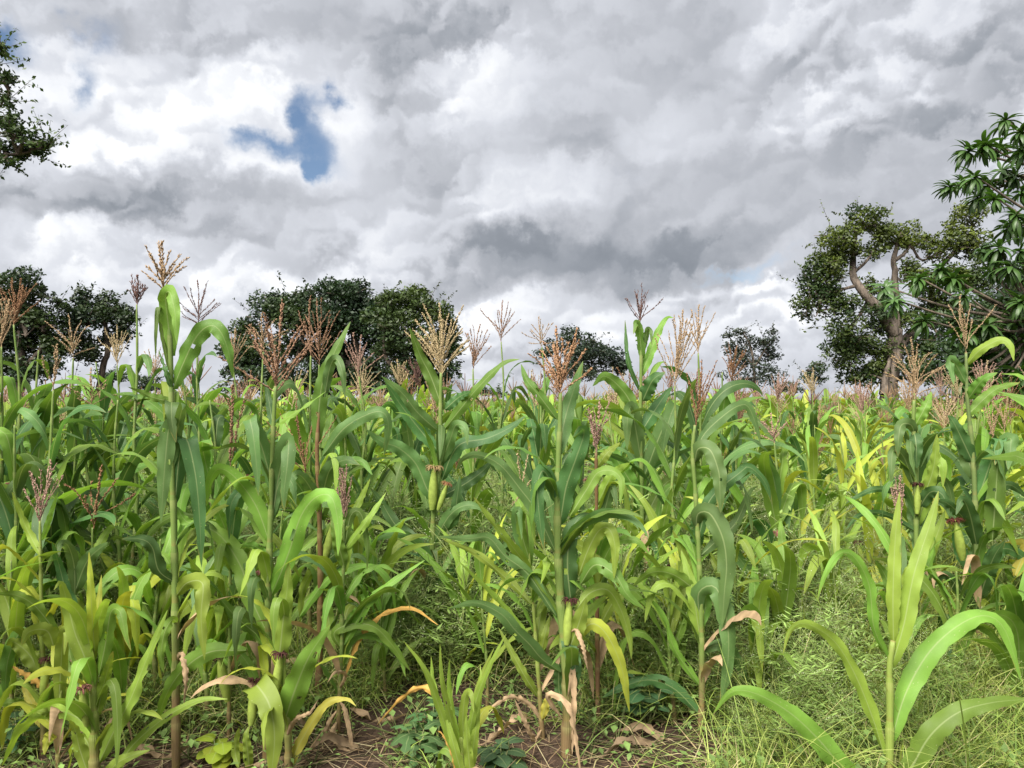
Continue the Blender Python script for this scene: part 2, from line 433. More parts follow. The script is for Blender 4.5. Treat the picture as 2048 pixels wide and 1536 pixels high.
def ribbon(P, half, side, gutter=.25, ripple=0.0, freq=5.0, cols=5, ph=0.0, notch=0.0, seed=0):
    """leaf blade along P: half-width, side vectors; folded along the midrib, wavy margins"""
    n = len(P); T = tangents(P); Nn = nrm(np.cross(side, T))
    u = np.linspace(-1, 1, cols); s = np.linspace(0, 1, n)
    au = np.abs(u)
    g = gutter * (1 - .75 * s) + .75 * np.exp(-s / .05)
    hw = half[:, None] * np.ones(cols)[None, :]
    if notch:
        r = np.random.default_rng(seed)
        jag = 1 - notch * r.random((n, 2)) ** 3
        hw[:, 0] *= jag[:, 0]; hw[:, -1] *= jag[:, 1]
    off_s = u[None, :] * hw * np.cos(g * 1.1)[:, None]
    wave = ripple * np.sin(2 * math.pi * (freq * s[:, None] + .27 * np.sign(u)[None, :]) + ph) * (au ** 2)[None, :] * np.sin(math.pi * np.clip(s * 1.05, 0, 1))[:, None]
    off_n = au[None, :] * hw * np.sin(g)[:, None] + wave
    V = P[:, None, :] + off_s[..., None] * side[:, None, :] + off_n[..., None] * Nn[:, None, :]
    i = np.arange(n - 1)[:, None]; j = np.arange(cols - 1)[None, :]
    F = np.stack([i * cols + j, i * cols + j + 1, (i + 1) * cols + j + 1, (i + 1) * cols + j], -1).reshape(-1, 4)
    uv = np.stack(np.broadcast_arrays((u[None, :] + 1) / 2, s[:, None]), -1).reshape(-1, 2)
    return V.reshape(-1, 3), F, uv

def width_profile(s, W):
    return .5 * W * np.minimum(1, .50 + 1.9 * s) * np.clip(1 - s ** 2.6, 0, 1) ** .85 + .0006

# ------------------------------------------------------------------ colours (linear albedo)
G = {'g': (.105, .215, .036), 'd': (.062, .145, .042), 'b': (.100, .192, .056), 'l': (.215, .330, .048), 'y': (.42, .40, .065),
     'o': (.50, .30, .08), 'p': (.34, .41, .050), 'dry': (.37, .26, .155), 'm': (.150, .285, .042)}
TAS = {'tan': (.35, .245, .145), 'red': (.27, .16, .10), 'dark': (.15, .085, .072), 'pink': (.35, .225, .175), 'orange': (.35, .205, .115), 'straw': (.42, .33, .19), 'brown': (.24, .13, .07)}
ST = {'g': (.12, .215, .045), 'l': (.22, .31, .055), 'd': (.09, .16, .05), 'red': (.17, .055, .04), 'y': (.34, .35, .07)}

# ------------------------------------------------------------------ maize parts
def stalk_mesh(P, r0, r1, n_nodes=8, sides=9, name='stalk', sheath=True):
    n = max(8, n_nodes * 6)
    Q = catmull(P, n); s = np.linspace(0, 1, n)
    rad = r0 + (r1 - r0) * s ** .9
    ph = (s * n_nodes) % 1.0
    rad = rad * (.90 + (.34 * ph) * (s < .97)) if sheath else rad
    V, F, uv = tube(Q, rad, sides)
    pc = np.append(np.repeat(ph, sides), ph[-1]); K = np.stack([pc, pc, pc, np.ones_like(pc)], 1)
    return mk(name, V, F, M_STALK, uv, K)

def spikelets(P, T, size, wid, r):
    """small double-pyramid spikelets at points P along directions T"""
    m = len(P); ref = nrm(r.normal(size=(m, 3))); A = nrm(np.cross(T, ref)); B = np.cross(T, A)
    L = size * (.7 + .6 * r.random((m, 1))); w = wid * (.7 + .6 * r.random((m, 1)))
    V = np.stack([P, P + T * L * .45 + A * w, P + T * L * .45 - .5 * A * w + .87 * B * w, P + T * L * .45 - .5 * A * w - .87 * B * w, P + T * L], 1)
    base = np.array([[0, 1, 2], [0, 2, 3], [0, 3, 1], [4, 2, 1], [4, 3, 2], [4, 1, 3]])
    F = (base[None] + 5 * np.arange(m)[:, None, None]).reshape(-1, 3)
    return V.reshape(-1, 3), F

def tassel_mesh(seed, length=.30, n=11, spread=35, droop=20, spike=1.0, dense=1.0, lod=1.0, sz=1.0):
    """plume of a maize plant, base at the origin, pointing +Z"""
    r = np.random.default_rng(seed); b = Bag()
    rb = length
    for k in range(n + 1):
        if k == 0:
            L0 = length * spike; az = r.random() * 6.28; e0 = R(88); z0 = 0.0; dr = R(4); 
        else:
            L0 = length * (.50 + .30 * r.random()); az = k * 2.4 + r.random() * .8
            z0 = length * .30 * (k / n) ** 1.0
            e0 = R(90 - spread * (1.05 - .6 * k / n) * (.6 + .7 * r.random())); dr = R(droop) * (.4 + 1.0 * r.random())
        m = 12; s = np.linspace(0, 1, m); e = e0 - dr * s ** 1.4 + R(7) * r.normal() * np.sin(4 * s)
        ds = L0 / (m - 1)
        x = np.concatenate([[0], np.cumsum(np.cos(e[:-1]) * ds)]); z = z0 + np.concatenate([[0], np.cumsum(np.sin(e[:-1]) * ds)])
        wob = .006 * np.cumsum(r.normal(size=m)) * .35
        P = np.stack([x * math.cos(az) - wob * math.sin(az), x * math.sin(az) + wob * math.cos(az), z], 1)
        V, F, uv = tube(P, np.linspace(.0022, .0010, m) * sz, 3, cap=False); b.add(V, F, uv)
        cnt = int(L0 / .0048 * dense * lod * (1.5 if k == 0 else 1.0))
        t = .10 + .90 * r.random(cnt); 
        pi = np.stack([np.interp(t, s, P[:, c]) for c in range(3)], 1)
        T = tangents(P); ti = nrm(np.stack([np.interp(t, s, T[:, c]) for c in range(3)], 1))
        d = nrm(ti + .55 * nrm(r.normal(size=(cnt, 3))))
        V, F = spikelets(pi, d, .0115 * sz, .0022 * sz * (1.25 if k == 0 else 1), r); b.add(V, F)
    return b.mesh('tassel', M_TASSEL)

def ear_meshes(L=.20, r=.026, seed=0):
    """a husk-wrapped cob along +Z and its silk tuft"""
    g = np.random.default_rng(seed); n = 16; s = np.linspace(0, 1, n)
    rad = r * np.clip(np.sin(math.pi * (.12 + .80 * s)), .05, 1) ** .8 * (1 - .25 * s)
    P = np.stack([.012 * np.sin(2 * s), 0 * s, L * s], 1)
    V, F, uv = tube(P, rad, 14)
    a = np.arctan2(V[:, 1], V[:, 0]); V[:, :2] *= (1 + .045 * np.sign(np.sin(3 * a + 4 * V[:, 2:3].ravel() / L)))[:, None]
    husk = mk('ear', V, F, M_HUSK, uv)
    b = Bag(); top = P[-1]
    for k in range(46):
        az = g.random() * 6.28; e0 = R(65 + 24 * g.random()); m = 6; dd = R(120 + 60 * g.random()); ln = .030 + .030 * g.random()
        e = e0 - dd * np.linspace(0, 1, m); ds = ln / m
        x = np.cumsum(np.cos(e) * ds) + .004; z = np.cumsum(np.sin(e) * ds)
        Q = top + np.stack([x * math.cos(az), x * math.sin(az), z - .012], 1)
        V, F, uv = tube(Q, np.linspace(.0022, .0012, m), 3, cap=False); b.add(V, F, uv)
    return husk, b.mesh('silk', M_SILK)
EARS = [ear_meshes(.19, .024, 1), ear_meshes(.16, .020, 2)]

def add_ear(parent, P, lean=(0, 0, 1), kind=0, husk=(.24, .31, .06), silk=(.10, .035, .025), scale=1.0):
    hm, sm = EARS[kind]
    e = obj('ear', hm, parent, husk); e.location = P; e.scale = (scale,) * 3
    e.rotation_euler = Vector(lean).to_track_quat('Z', 'Y').to_euler()
    s = obj('silk', sm, e, silk)
    return e

GZ = lambda x, y: 0.0

def hero_leaf(root, origin, D, spec, seed):
    """one leaf from its course: 'w roll tint|x,y[,d] x,y[,d] ...'"""
    head, pts = spec.split('|'); w, roll, tint = head.split()
    r = np.random.default_rng(seed)
    pp = [tuple(float(v) for v in p.split(',')) for p in pts.split()]
    has_d = any(len(p) > 2 for p in pp); slope = r.uniform(-.16, .10); n0 = len(pp)
    P = []; dl = 0.0
    for i, p in enumerate(pp):
        if has_d: dl = p[2] if len(p) > 2 else dl
        else: dl = slope * i / (n0 - 1) + .05 * math.sin(2.4 * i / (n0 - 1)) * (1 if seed % 2 else -1)
        P.append(at(p[0], p[1], D + dl))
    n = 34; Q = catmull(P, n); T = tangents(Q)
    Vw = nrm(Q - np.array([0, 0, EYE]))
    S = np.cross(T, Vw); mag = np.linalg.norm(S, axis=1); S = nrm(S)
    for i in range(1, n):
        if np.dot(S[i], S[i - 1]) < 0: S[i] = -S[i]
    for _ in range(5):
        S2 = S.copy(); S2[1:-1] = nrm(S[:-2] + S[1:-1] * 1.0 + S[2:]); S = S2
    S = nrm(S - T * np.sum(S * T, 1, keepdims=True))
    Nn = np.cross(S, T); ro = R(float(roll)); s = np.linspace(0, 1, n)
    a = (ro + R(r.uniform(-14, 14)) * s + R(10) * np.sin(5 * s + seed))[:, None]
    S = np.cos(a) * S + np.sin(a) * Nn
    Wd = float(w) * .87 * mpp(D); dry = tint in ('dry', 'o')
    V, F, uv = ribbon(Q, width_profile(s, Wd), S, gutter=.30 if not dry else .7, ripple=Wd * (.07 + .10 * r.random() if not dry else .22), freq=3 + 3 * r.random() + (5 if dry else 0), cols=7, ph=seed * 1.3, notch=.20 if not dry else .5, seed=seed)
    if not dry and r.random() < .30:
        kill = set()
        for k in range(int(r.integers(1, 3))):
            i0 = int(r.integers(6, 24)); j0 = int(r.integers(0, 6)); kill.add(i0 * 6 + j0)
            if r.random() < .35: kill.add((i0 + 1) * 6 + j0)
        F = F[[i for i in range(len(F)) if i not in kill]]
    me = mk('leaf', V - origin, F, M_DRY if dry else M_LEAF, uv)
    c = np.array(G[tint]) * (.88 + .24 * r.random())
    o = obj('leaf', me, root, tuple(c))
    if dry: o['label'] = 'dried brown leaf'
    return o

def free_leaf(r, b, az, L, W, e0d, nseg, cols, snap=.42):
    s = np.linspace(0, 1, nseg); e0 = R(e0d + 8 * r.normal())
    if r.random() < snap:
        sk = .30 + .30 * r.random(); e = e0 - R(14) * s - R(105 + 40 * r.random()) / (1 + np.exp(-(s - sk) / (.035 + .04 * r.random())))
    else: e = e0 - R(70 + 75 * r.random()) * s ** (1.3 + .6 * r.random())
    ds = L / (nseg - 1)
    x = .004 + np.concatenate([[0], np.cumsum(np.cos(e[:-1]) * ds)]); z = np.concatenate([[0], np.cumsum(np.sin(e[:-1]) * ds)])
    a = az + r.normal() * .55 * s ** 1.5; dx = np.concatenate([[0], np.diff(x)])
    Q = b + np.stack([np.cumsum(dx * np.cos(a)), np.cumsum(dx * np.sin(a)), z], 1); T = tangents(Q)
    side = np.stack([-np.sin(a), np.cos(a), 0 * a], 1); side = nrm(side - T * np.sum(side * T, 1, keepdims=True))
    tw = (R(r.normal() * 16) + R(r.normal() * 45) * s ** 1.5)[:, None]; side = np.cos(tw) * side + np.sin(tw) * np.cross(T, side)
    return ribbon(Q, width_profile(s, W), side, gutter=.34, ripple=W * .10, freq=2.5 + 3 * r.random(), cols=cols, ph=6 * r.random(), notch=.12, seed=int(r.integers(999)))

heroes = []           # base positions kept free
TCACHE = {}
def tassel_for(seed, **kw):
    k = (seed, tuple(sorted(kw.items())))
    if k not in TCACHE: TCACHE[k] = tassel_mesh(seed, **kw)
    return TCACHE[k]

def hero(D, stalk, leaves, label, group, tint='g', stalk_w=(20, 8), tassel=None, ears=(), n_nodes=9, name='maize_plant', base=None, extra=9):
    """a plant whose stalk and leaves follow their courses in the photo"""
    pts = [tuple(float(v) for v in p.split(',')) for p in stalk.split()]
    P = [at(p[0], p[1], D + (p[2] if len(p) > 2 else 0)) for p in pts]
    b = P[0].copy()
    root_p = np.array([b[0], D, 0.0])
    P[0] = np.array([b[0], D, -.03]) if b[2] < .25 else P[0]
    if P[0][2] > 0: P.insert(0, np.array([P[0][0], D, -.03]))
    root = empty(name, root_p); heroes.append((root_p[0], D))
    tag(root, label, 'maize plant', group)
    st = stalk_mesh(np.array(P) - root_p, stalk_w[0] * .43 * mpp(D), stalk_w[1] * .45 * mpp(D), n_nodes)
    obj('stalk', st, root, ST[tint])
    if extra:
        er = np.random.default_rng(int(D * 977) + len(label)); Pa = np.array(P) - root_p; lens = np.concatenate([[0], np.cumsum(np.linalg.norm(np.diff(Pa, axis=0), axis=1))])
        for k in range(extra):
            t = lens[-1] * (.16 + .62 * (k + er.random()) / extra); bpt = np.array([np.interp(t, lens, Pa[:, c]) for c in range(3)])
            V, F, uv = free_leaf(er, bpt, er.random() * 6.28, (.30 + .24 * er.random()) * min(1, D / 3), .034 + .026 * er.random(), 62, 18, 5)
            dryl = t < lens[-1] * .30 and er.random() < .6
            tn = 'dry' if dryl else (['l', 'm', 'p'] if tint in ('l', 'y') else ['m', 'g', 'b', 'l'])[int(er.integers(3 if tint in ('l', 'y') else 4))]
            obj('leaf', mk('leaf', V, F, M_DRY if dryl else M_LEAF, uv), root, G[tn])
    for i, sp in enumerate(leaves):
        hero_leaf(root, root_p, D, sp, int(D * 1000) + i * 7 + len(label))
    if tassel:
        tx, ty, top, col, kw, lean = tassel
        L = (ty - top) * mpp(D)
        t = obj('tassel', tassel_for(kw.pop('seed', 3), length=round(L, 3), **kw), root, TAS[col])
        t.location = at(tx, ty, D) - root_p
        t.rotation_euler = (random.uniform(-.06, .06), R(lean), random.uniform(0, 6))
    for (ex, ey, lean, kind, sc, silk) in ears:
        add_ear(root, at(ex, ey, D - .03) - root_p, lean, kind, silk=silk, scale=sc)
    return root

# ------------------------------------------------------------------ procedural maize plant (whole plants of their own shape)
def plant_parts(seed, H=1.25, n=10, lod=1, tassel=None, upright=0.0, lw=.085, ll=.68, r0=.016, tints=('g', 'm', 'd'), lean=.05, dry=1, bare=0.0, lowest=.12):
    """parts in plant space: [(name, mesh, colour)] ; leaves alternate on two sides of the stalk"""
    r = np.random.default_rng(seed); parts = []
    nseg = {0: 7, 1: 14, 2: 22}[lod]; cols = {0: 3, 1: 5, 2: 5}[lod]
    lx, ly = r.normal(size=2) * lean
    zs = np.linspace(0, H, 6)
    P = np.stack([lx * (zs / H) ** 1.5 * H + .012 * np.sin(zs * 9 + seed), ly * (zs / H) ** 1.5 * H + .012 * np.cos(zs * 8 + seed), zs - .03 * (zs == 0)], 1)
    parts.append(('stalk', stalk_mesh(P, r0, r0 * .32, n_nodes=n, sides=6 if lod < 2 else 8), ST['g']))
    phi0 = r.random() * 6.28
    for k in range(n):
        f = k / (n - 1)
        if f < bare: continue
        h = H * (lowest + (.80 - lowest) * f ** .95)
        b = np.array([np.interp(h, zs, P[:, c]) for c in range(3)])
        az = phi0 + math.pi * k + r.normal() * .38
        L = ll * (.25 + .85 * math.sin(math.pi * (.15 + .73 * f))) * (.85 + .3 * r.random())
        W = lw * (.7 + .45 * math.sin(math.pi * (.15 + .7 * f))) * (.85 + .3 * r.random())
        e0 = R(58 + 18 * f + 10 * r.normal() * .6 + 8 * upright)
        isdry = k < dry
        s = np.linspace(0, 1, nseg)
        if isdry: e = R(35) - R(125) / (1 + np.exp(-(s - .22) / .08)); L *= .8; W *= .5
        elif r.random() < .42 * (1 - upright):
            sk = .30 + .30 * r.random(); e = e0 - R(14) * s - R(105 + 40 * r.random()) / (1 + np.exp(-(s - sk) / (.035 + .04 * r.random())))
        else:
            e = e0 - R(70 + 75 * r.random()) * (1 - .75 * upright) * s ** (1.3 + .6 * r.random())
        ds = L / (nseg - 1)
        x = .004 + np.concatenate([[0], np.cumsum(np.cos(e[:-1]) * ds)]); z = np.concatenate([[0], np.cumsum(np.sin(e[:-1]) * ds)])
        daz = r.normal() * .55; a = az + daz * s ** 1.5
        dx = np.concatenate([[0], np.diff(x)])
        Q = b + np.stack([np.cumsum(dx * np.cos(a)), np.cumsum(dx * np.sin(a)), z], 1)
        T = tangents(Q)
        side = np.stack([-np.sin(a), np.cos(a), 0 * a], 1)
        side = nrm(side - T * np.sum(side * T, 1, keepdims=True))
        tw = (R(r.normal() * 16) + R(r.normal() * 45) * s ** 1.5)[:, None]
        side = np.cos(tw) * side + np.sin(tw) * np.cross(T, side)
        V, F, uv = ribbon(Q, width_profile(s, W), side, gutter=.34, ripple=W * (.09 if not isdry else .2), freq=2.5 + 3 * r.random(), cols=cols, ph=seed + k, notch=.08 if lod else 0, seed=seed + k)
        t = 'dry' if isdry else tints[int(r.integers(len(tints)))]
        parts.append(('leaf', mk('leaf', V, F, M_DRY if isdry else M_LEAF, uv), G[t]))
    top = P[-1]
    return parts, top

# ------------------------------------------------------------------ ground
def vnoise(x, y, sc, seed):
    g = np.random.default_rng(seed).random((64, 64)); X = x * sc; Y = y * sc
    i = np.floor(X).astype(int); j = np.floor(Y).astype(int); u = X - i; v = Y - j; u = u * u * (3 - 2 * u); v = v * v * (3 - 2 * v)
    a = g[i % 64, j % 64]; b = g[(i + 1) % 64, j % 64]; c = g[i % 64, (j + 1) % 64]; d = g[(i + 1) % 64, (j + 1) % 64]
    return (a * (1 - u) + b * u) * (1 - v) + (c * (1 - u) + d * u) * v
def ground_z(x, y):
    near = np.exp(-(np.maximum(0, y - 5) / 8) ** 2)
    return near * (.07 * (vnoise(x, y, 1.3, 1) - .5) + .05 * (vnoise(x, y, 4.1, 2) - .5) + .028 * (vnoise(x, y, 13, 3) - .5)) - .02
ys = np.concatenate([np.linspace(-3000, -6, 8), np.linspace(-5, 1.4, 10), np.arange(1.5, 6, .035), np.linspace(6.1, 14, 40), np.geomspace(15, 4000, 26)])
xs = np.concatenate([-np.geomspace(4000, 6, 18), np.linspace(-5.5, -3.1, 18), np.arange(-3, 3, .04), np.linspace(3.1, 5.5, 18), np.geomspace(6, 4000, 18)])
X, Y = np.meshgrid(xs, ys); Z = ground_z(X, Y)
nx, ny = len(xs), len(ys)
i = np.arange(ny - 1)[:, None]; j = np.arange(nx - 1)[None, :]
F = np.stack([i * nx + j, i * nx + j + 1, (i + 1) * nx + j + 1, (i + 1) * nx + j], -1).reshape(-1, 4)
gr = obj('ground', mk('ground', np.stack([X.ravel(), Y.ravel(), Z.ravel()], 1), F, M_SOIL))
gr['kind'] = 'structure'; gr['label'] = 'dark brown cracked field soil between the maize plants'

# ------------------------------------------------------------------ trees
def leaf_quads(Cn, size, r, up=.35, aspect=.5, colr=None, out=None):
    """folded leaf rhombs at centres Cn (m,3)"""
    m = len(Cn); d = nrm(r.normal(size=(m, 3)) * [1, 1, .7] + [0, 0, -.1]); n = nrm(r.normal(size=(m, 3)) * .55 + out * 1.1 + [0, 0, .2]) if out is not None else nrm(r.normal(size=(m, 3)) + [0, 0, up * 2.2]); sd = nrm(np.cross(d, n))
    L = size * (.7 + .6 * r.random((m, 1)))
    n2 = np.cross(sd, d)
    V = np.stack([Cn - d * L * .5, Cn + sd * L * aspect * .5 + n2 * L * .06, Cn + d * L * .5, Cn - sd * L * aspect * .5 + n2 * L * .06], 1).reshape(-1, 3)
    F = (np.array([[0, 1, 2, 3]])[None] + 4 * np.arange(m)[:, None, None]).reshape(-1, 4)
    K = np.repeat(colr, 4, axis=0) if colr is not None else None
    return V, F, K

def tree(name, label, D, base, trunks, lobes, leaf=.22, density=1.0, color=(.045, .085, .025), color2=None, bark=(.09, .075, .06), group=None, fringe=0.15, seed=0, clump=.75, depthr=.8, shell=.6, cat='tree', limbs=True, per=26):
    """trunks: [(points 'x,y,d ...', w0px, w1px)]; lobes: (px,py,rx,ry[,tintmix]) foliage masses"""
    r = np.random.default_rng(seed + 100); bp = at(base[0], 800, D); root_p = np.array([bp[0], D, 0.])
    root = empty(name, root_p); tag(root, label, cat, group)
    b = Bag(); tops = []
    for pts, w0, w1 in trunks:
        pp = [tuple(float(v) for v in p.split(',')) for p in pts.split()]
        P = [at(p[0], p[1], D + (p[2] if len(p) > 2 else 0)) for p in pp]
        if P[0][2] < 1.4 and w0 > 0: P[0][2] = min(P[0][2], -.2)
        Q = catmull(P, 22); Q[1:-1] += r.normal(size=(20, 3)) * w1 * mpp(D) * .07
        V, Fq, uv = tube(Q, np.linspace(w0, w1, 22) / 2 * mpp(D) * (1 + .35 * np.exp(-np.linspace(0, 1, 22) * 9) * (P[0][2] < 0)), 12); V += r.normal(size=V.shape) * w1 * mpp(D) * .03
        b.add(V - root_p, Fq, uv); tops += list(Q[6:])
    tops = np.array(tops) if tops else np.array([root_p + [0, 0, 2.]])
    leafC = []; tint = []; twig = []; outw = []
    for lb in lobes:
        px, py, rx, ry = lb[:4]; tm = lb[4] if len(lb) > 4 else r.random() * .5
        c = at(px, py, D) + [0, r.uniform(-.5, .5) * rx * mpp(D) * 1.2, 0]
        ra = np.array([rx, rx * depthr, ry]) * mpp(D)
        if limbs:
            near = tops[np.argmin(np.linalg.norm((tops - c) * [1, .7, 1.2], axis=1))]
            mid = (near + c) / 2 + r.normal(size=3) * ra * .25 + [0, 0, -ra[2] * .15]
            Q = catmull([near, mid, c], 9); wr = max(.03, .10 * min(ra[0], ra[2]))
            V, Fq, uv = tube(Q, np.linspace(wr, wr * .35, 9), 6); b.add(V - root_p, Fq, uv)
            for k in range(5):
                e = c + nrm(r.normal(size=(1, 3)))[0] * ra * .85
                V, Fq, uv = tube(catmull([Q[5], (Q[6] + e) / 2 + r.normal(size=3) * ra * .1, e], 6), np.linspace(wr * .4, wr * .12, 6), 4); b.add(V - root_p, Fq, uv)
        nsub = int(np.clip(3 + 2.2 * ra[0] * ra[2] / (leaf * 6) ** 2, 5, 16)); nc = nsub * 3
        sdir = nrm(r.normal(size=(nsub, 3)) + [0, -.15, .12]); sc_ = c + sdir * ra * (.50 + .34 * r.random((nsub, 1))); srad = (.34 + .22 * r.random((nsub, 1))) * ra
        sc_ = np.vstack([sc_, c[None]]); srad = np.vstack([srad, .62 * ra[None]])
        for p, sr in zip(sc_, srad):
            m = int(per * density * 2.6 * (sr[0] * sr[2]) / leaf ** 2 * .38) + 10
            d = nrm(r.normal(size=(m, 3))); d = d[(d[:, 2] > -.45) | (r.random(m) < .45)]; m = len(d)
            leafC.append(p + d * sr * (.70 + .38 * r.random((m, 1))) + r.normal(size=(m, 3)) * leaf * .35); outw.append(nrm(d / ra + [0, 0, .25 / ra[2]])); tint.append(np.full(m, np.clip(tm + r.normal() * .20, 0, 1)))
        nf = int(fringe * nc)
        for k in range(nf):                                   # sprigs standing out of the outline
            d = nrm(r.normal(size=3)[None] + [0, 0, .35])[0]; p0 = c + d * ra * .8; ln = leaf * (3 + 4 * r.random())
            d2 = nrm((d + .35 * r.normal(size=3))[None])[0]; tt = np.linspace(.1, 1, 11)[:, None]
            pts = p0 + d2 * ln * tt; twig.append((p0, p0 + d2 * ln))
            leafC.append(pts + r.normal(size=pts.shape) * leaf * .32); tint.append(np.full(11, np.clip(tm + .15, 0, 1))); outw.append(np.tile(d, (11, 1)))
    for p0, p1 in twig:
        V, Fq, uv = tube(np.array([p0, (p0 + p1) / 2, p1]), [leaf * .07, leaf * .05, leaf * .02], 3, cap=False); b.add(V - root_p, Fq, uv)
    if b.n: obj('trunk', b.mesh('trunk', M_BARK), root, bark)
    Cn = np.vstack(leafC) - root_p; t = np.concatenate(tint)[:, None]
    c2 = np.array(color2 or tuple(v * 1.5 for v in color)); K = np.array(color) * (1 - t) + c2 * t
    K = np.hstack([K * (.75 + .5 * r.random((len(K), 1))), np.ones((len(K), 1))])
    V, F, K = leaf_quads(Cn, leaf, r, colr=K, out=np.vstack(outw))
    obj('crown', mk('crown', V, F, M_TREELEAF, None, K, smooth=False), root)
    return root

TREES = 'large trees along the far edge of the field'
DK, DK2 = (.016, .034, .013), (.045, .072, .018)
tree('broadleaf_tree', 'dense dark tree at the left of the central clump, with rounded low crown', 46, (560, 760),
     [('575,800,0 570,740,.2 555,690,0 530,660,0', 18, 7), ('575,760,0 600,700,0 610,650,0', 12, 6)],
     [(500, 668, 46, 41), (540, 625, 54, 43), (573, 605, 48, 41), (610, 640, 60, 50), (478, 700, 31, 36), (540, 705, 66, 34), (590, 700, 48, 36), (610, 590, 31, 22), (490, 735, 48, 26), (570, 755, 84, 26), (520, 770, 72, 26), (620, 765, 48, 29), (632, 622, 42, 34), (640, 690, 44, 40)],
     leaf=.25, density=1.45, color=DK, color2=DK2, group=TREES, seed=1)
tree('broadleaf_tree', 'tallest dark tree in the middle of the central clump, its top domed', 47, (700, 760),
     [('735,800,0 730,750,0 715,700,0 700,640,0 690,600,0', 22, 8), ('732,760,0 760,710,0 780,670,0', 12, 6), ('728,750,0 680,710,0 660,660,0', 12, 6)],
     [(690, 588, 61, 41), (724, 590, 37, 32), (655, 595, 29, 24), (700, 635, 76, 41), (655, 655, 55, 41), (745, 660, 61, 44), (700, 700, 54, 32), (660, 720, 51, 32), (735, 625, 37, 32), (690, 750, 85, 32), (740, 765, 61, 32), (660, 772, 49, 27), (762, 622, 44, 36), (768, 690, 46, 40), (760, 740, 44, 34)],
     leaf=.25, density=1.45, color=(.015, .033, .014), color2=(.032, .060, .020), group=TREES, seed=2)
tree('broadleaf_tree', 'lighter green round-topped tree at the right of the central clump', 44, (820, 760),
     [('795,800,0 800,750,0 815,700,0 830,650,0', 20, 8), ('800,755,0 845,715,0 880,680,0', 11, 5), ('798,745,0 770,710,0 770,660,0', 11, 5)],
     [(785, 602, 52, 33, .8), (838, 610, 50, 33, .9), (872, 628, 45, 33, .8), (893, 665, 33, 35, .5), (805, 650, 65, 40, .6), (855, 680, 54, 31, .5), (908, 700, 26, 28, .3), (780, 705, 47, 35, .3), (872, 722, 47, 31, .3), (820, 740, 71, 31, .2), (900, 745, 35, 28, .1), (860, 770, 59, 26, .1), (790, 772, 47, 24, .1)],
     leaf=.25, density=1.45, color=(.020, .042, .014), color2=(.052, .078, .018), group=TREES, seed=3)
tree('broadleaf_tree', 'wide dark tree at the left edge of the picture behind the maize', 40, (40, 760),
     [('30,800,0 40,740,0 40,680,0 50,620,0', 26, 10), ('38,750,0 80,700,0 95,650,0', 14, 6), ('36,750,0 -10,700,0 -20,640,0', 14, 6)],
     [(40, 568, 57, 26, .4), (76, 590, 35, 24, .4), (5, 610, 61, 46), (92, 638, 37, 40, .6), (55, 640, 61, 37), (60, 690, 66, 40, .5), (-10, 690, 61, 44), (110, 690, 37, 37, .5), (20, 735, 77, 33), (-60, 620, 66, 66), (100, 740, 44, 33), (120, 610, 20, 15)],
     leaf=.23, density=1.45, color=DK, color2=DK2, group=TREES, seed=4)
tree('broadleaf_tree', 'small-crowned dark tree just right of the left-edge tree, trunk leaning', 42, (200, 760),
     [('192,800,0 205,740,0 216,700,0 212,660,0 205,630,0', 16, 7), ('212,700,0 235,670,0 245,650,0', 9, 4)],
     [(176, 604, 34, 29), (212, 612, 38, 31), (240, 640, 31, 29), (185, 650, 50, 36), (155, 685, 36, 34, .6), (222, 672, 38, 20), (180, 705, 36, 20, .5), (150, 640, 25, 34), (250, 665, 18, 16)],
     leaf=.23, density=1.45, color=DK, color2=(.04, .06, .017), group=TREES, seed=5)
tree('distant_tree', 'small far tree with layered crown right of centre, behind the orange-red tassel', 72, (1160, 770),
     [('1150,800,0 1150,750,0 1150,700,0', 9, 4)],
     [(1140, 675, 35, 16), (1175, 688, 25, 16), (1110, 694, 30, 15), (1190, 706, 32, 22), (1150, 708, 42, 25), (1085, 708, 20, 12), (1218, 722, 38, 25), (1150, 740, 75, 28), (1240, 740, 20, 18)],
     leaf=.30, density=1.45, color=(.022, .038, .024), color2=(.04, .06, .028), seed=6, group='small far trees on the horizon')
tree('distant_tree', 'thin-topped far tree with bare twigs left of the gnarled tree', 66, (1500, 780),
     [('1510,800,0 1508,740,0 1500,690,0 1485,665,0', 9, 3), ('1506,740,0 1530,700,0 1550,680,0', 5, 2), ('1506,730,0 1470,690,0 1455,668,0', 5, 2)],
     [(1480, 664, 20, 8), (1500, 692, 39, 18), (1533, 684, 23, 14), (1466, 702, 28, 21), (1542, 710, 23, 21), (1510, 732, 48, 23), (1450, 672, 12, 7), (1545, 665, 12, 6), (1500, 755, 69, 21)],
     leaf=.26, density=.8, color=(.022, .034, .024), color2=(.04, .055, .028), seed=7, group='small far trees on the horizon')
for sx, sy, rx, ry, dd, txt in ((298, 765, 34, 16, 62, 'low dark far bush under the leaning tall tassel at left'), (2012, 775, 18, 11, 70, 'small round dark bush on the far right horizon'),
                                (1628, 742, 26, 22, 34, 'dark bush at the left foot of the gnarled tree'), (225, 748, 34, 14, 62, 'low far bush beside the leaning tree trunk'),
                                (985, 782, 40, 9, 120, 'low strip of far scrub between the two thin tassels'), (1580, 772, 30, 10, 90, 'far scrub right of the thin-topped tree')):
    tree('bush', txt, dd, (sx, 790), [(f'{sx},800,0 {sx},{sy},0', 5, 2)], [(sx, sy, rx, ry), (sx - rx * .5, sy + ry * .6, rx * .6, ry * .6), (sx + rx * .5, sy + ry * .7, rx * .6, ry * .5)], leaf=.26 * dd / 60, density=.8, color=(.024, .045, .02), color2=(.045, .07, .025), seed=int(sx), cat='bush', group='bushes on the horizon')

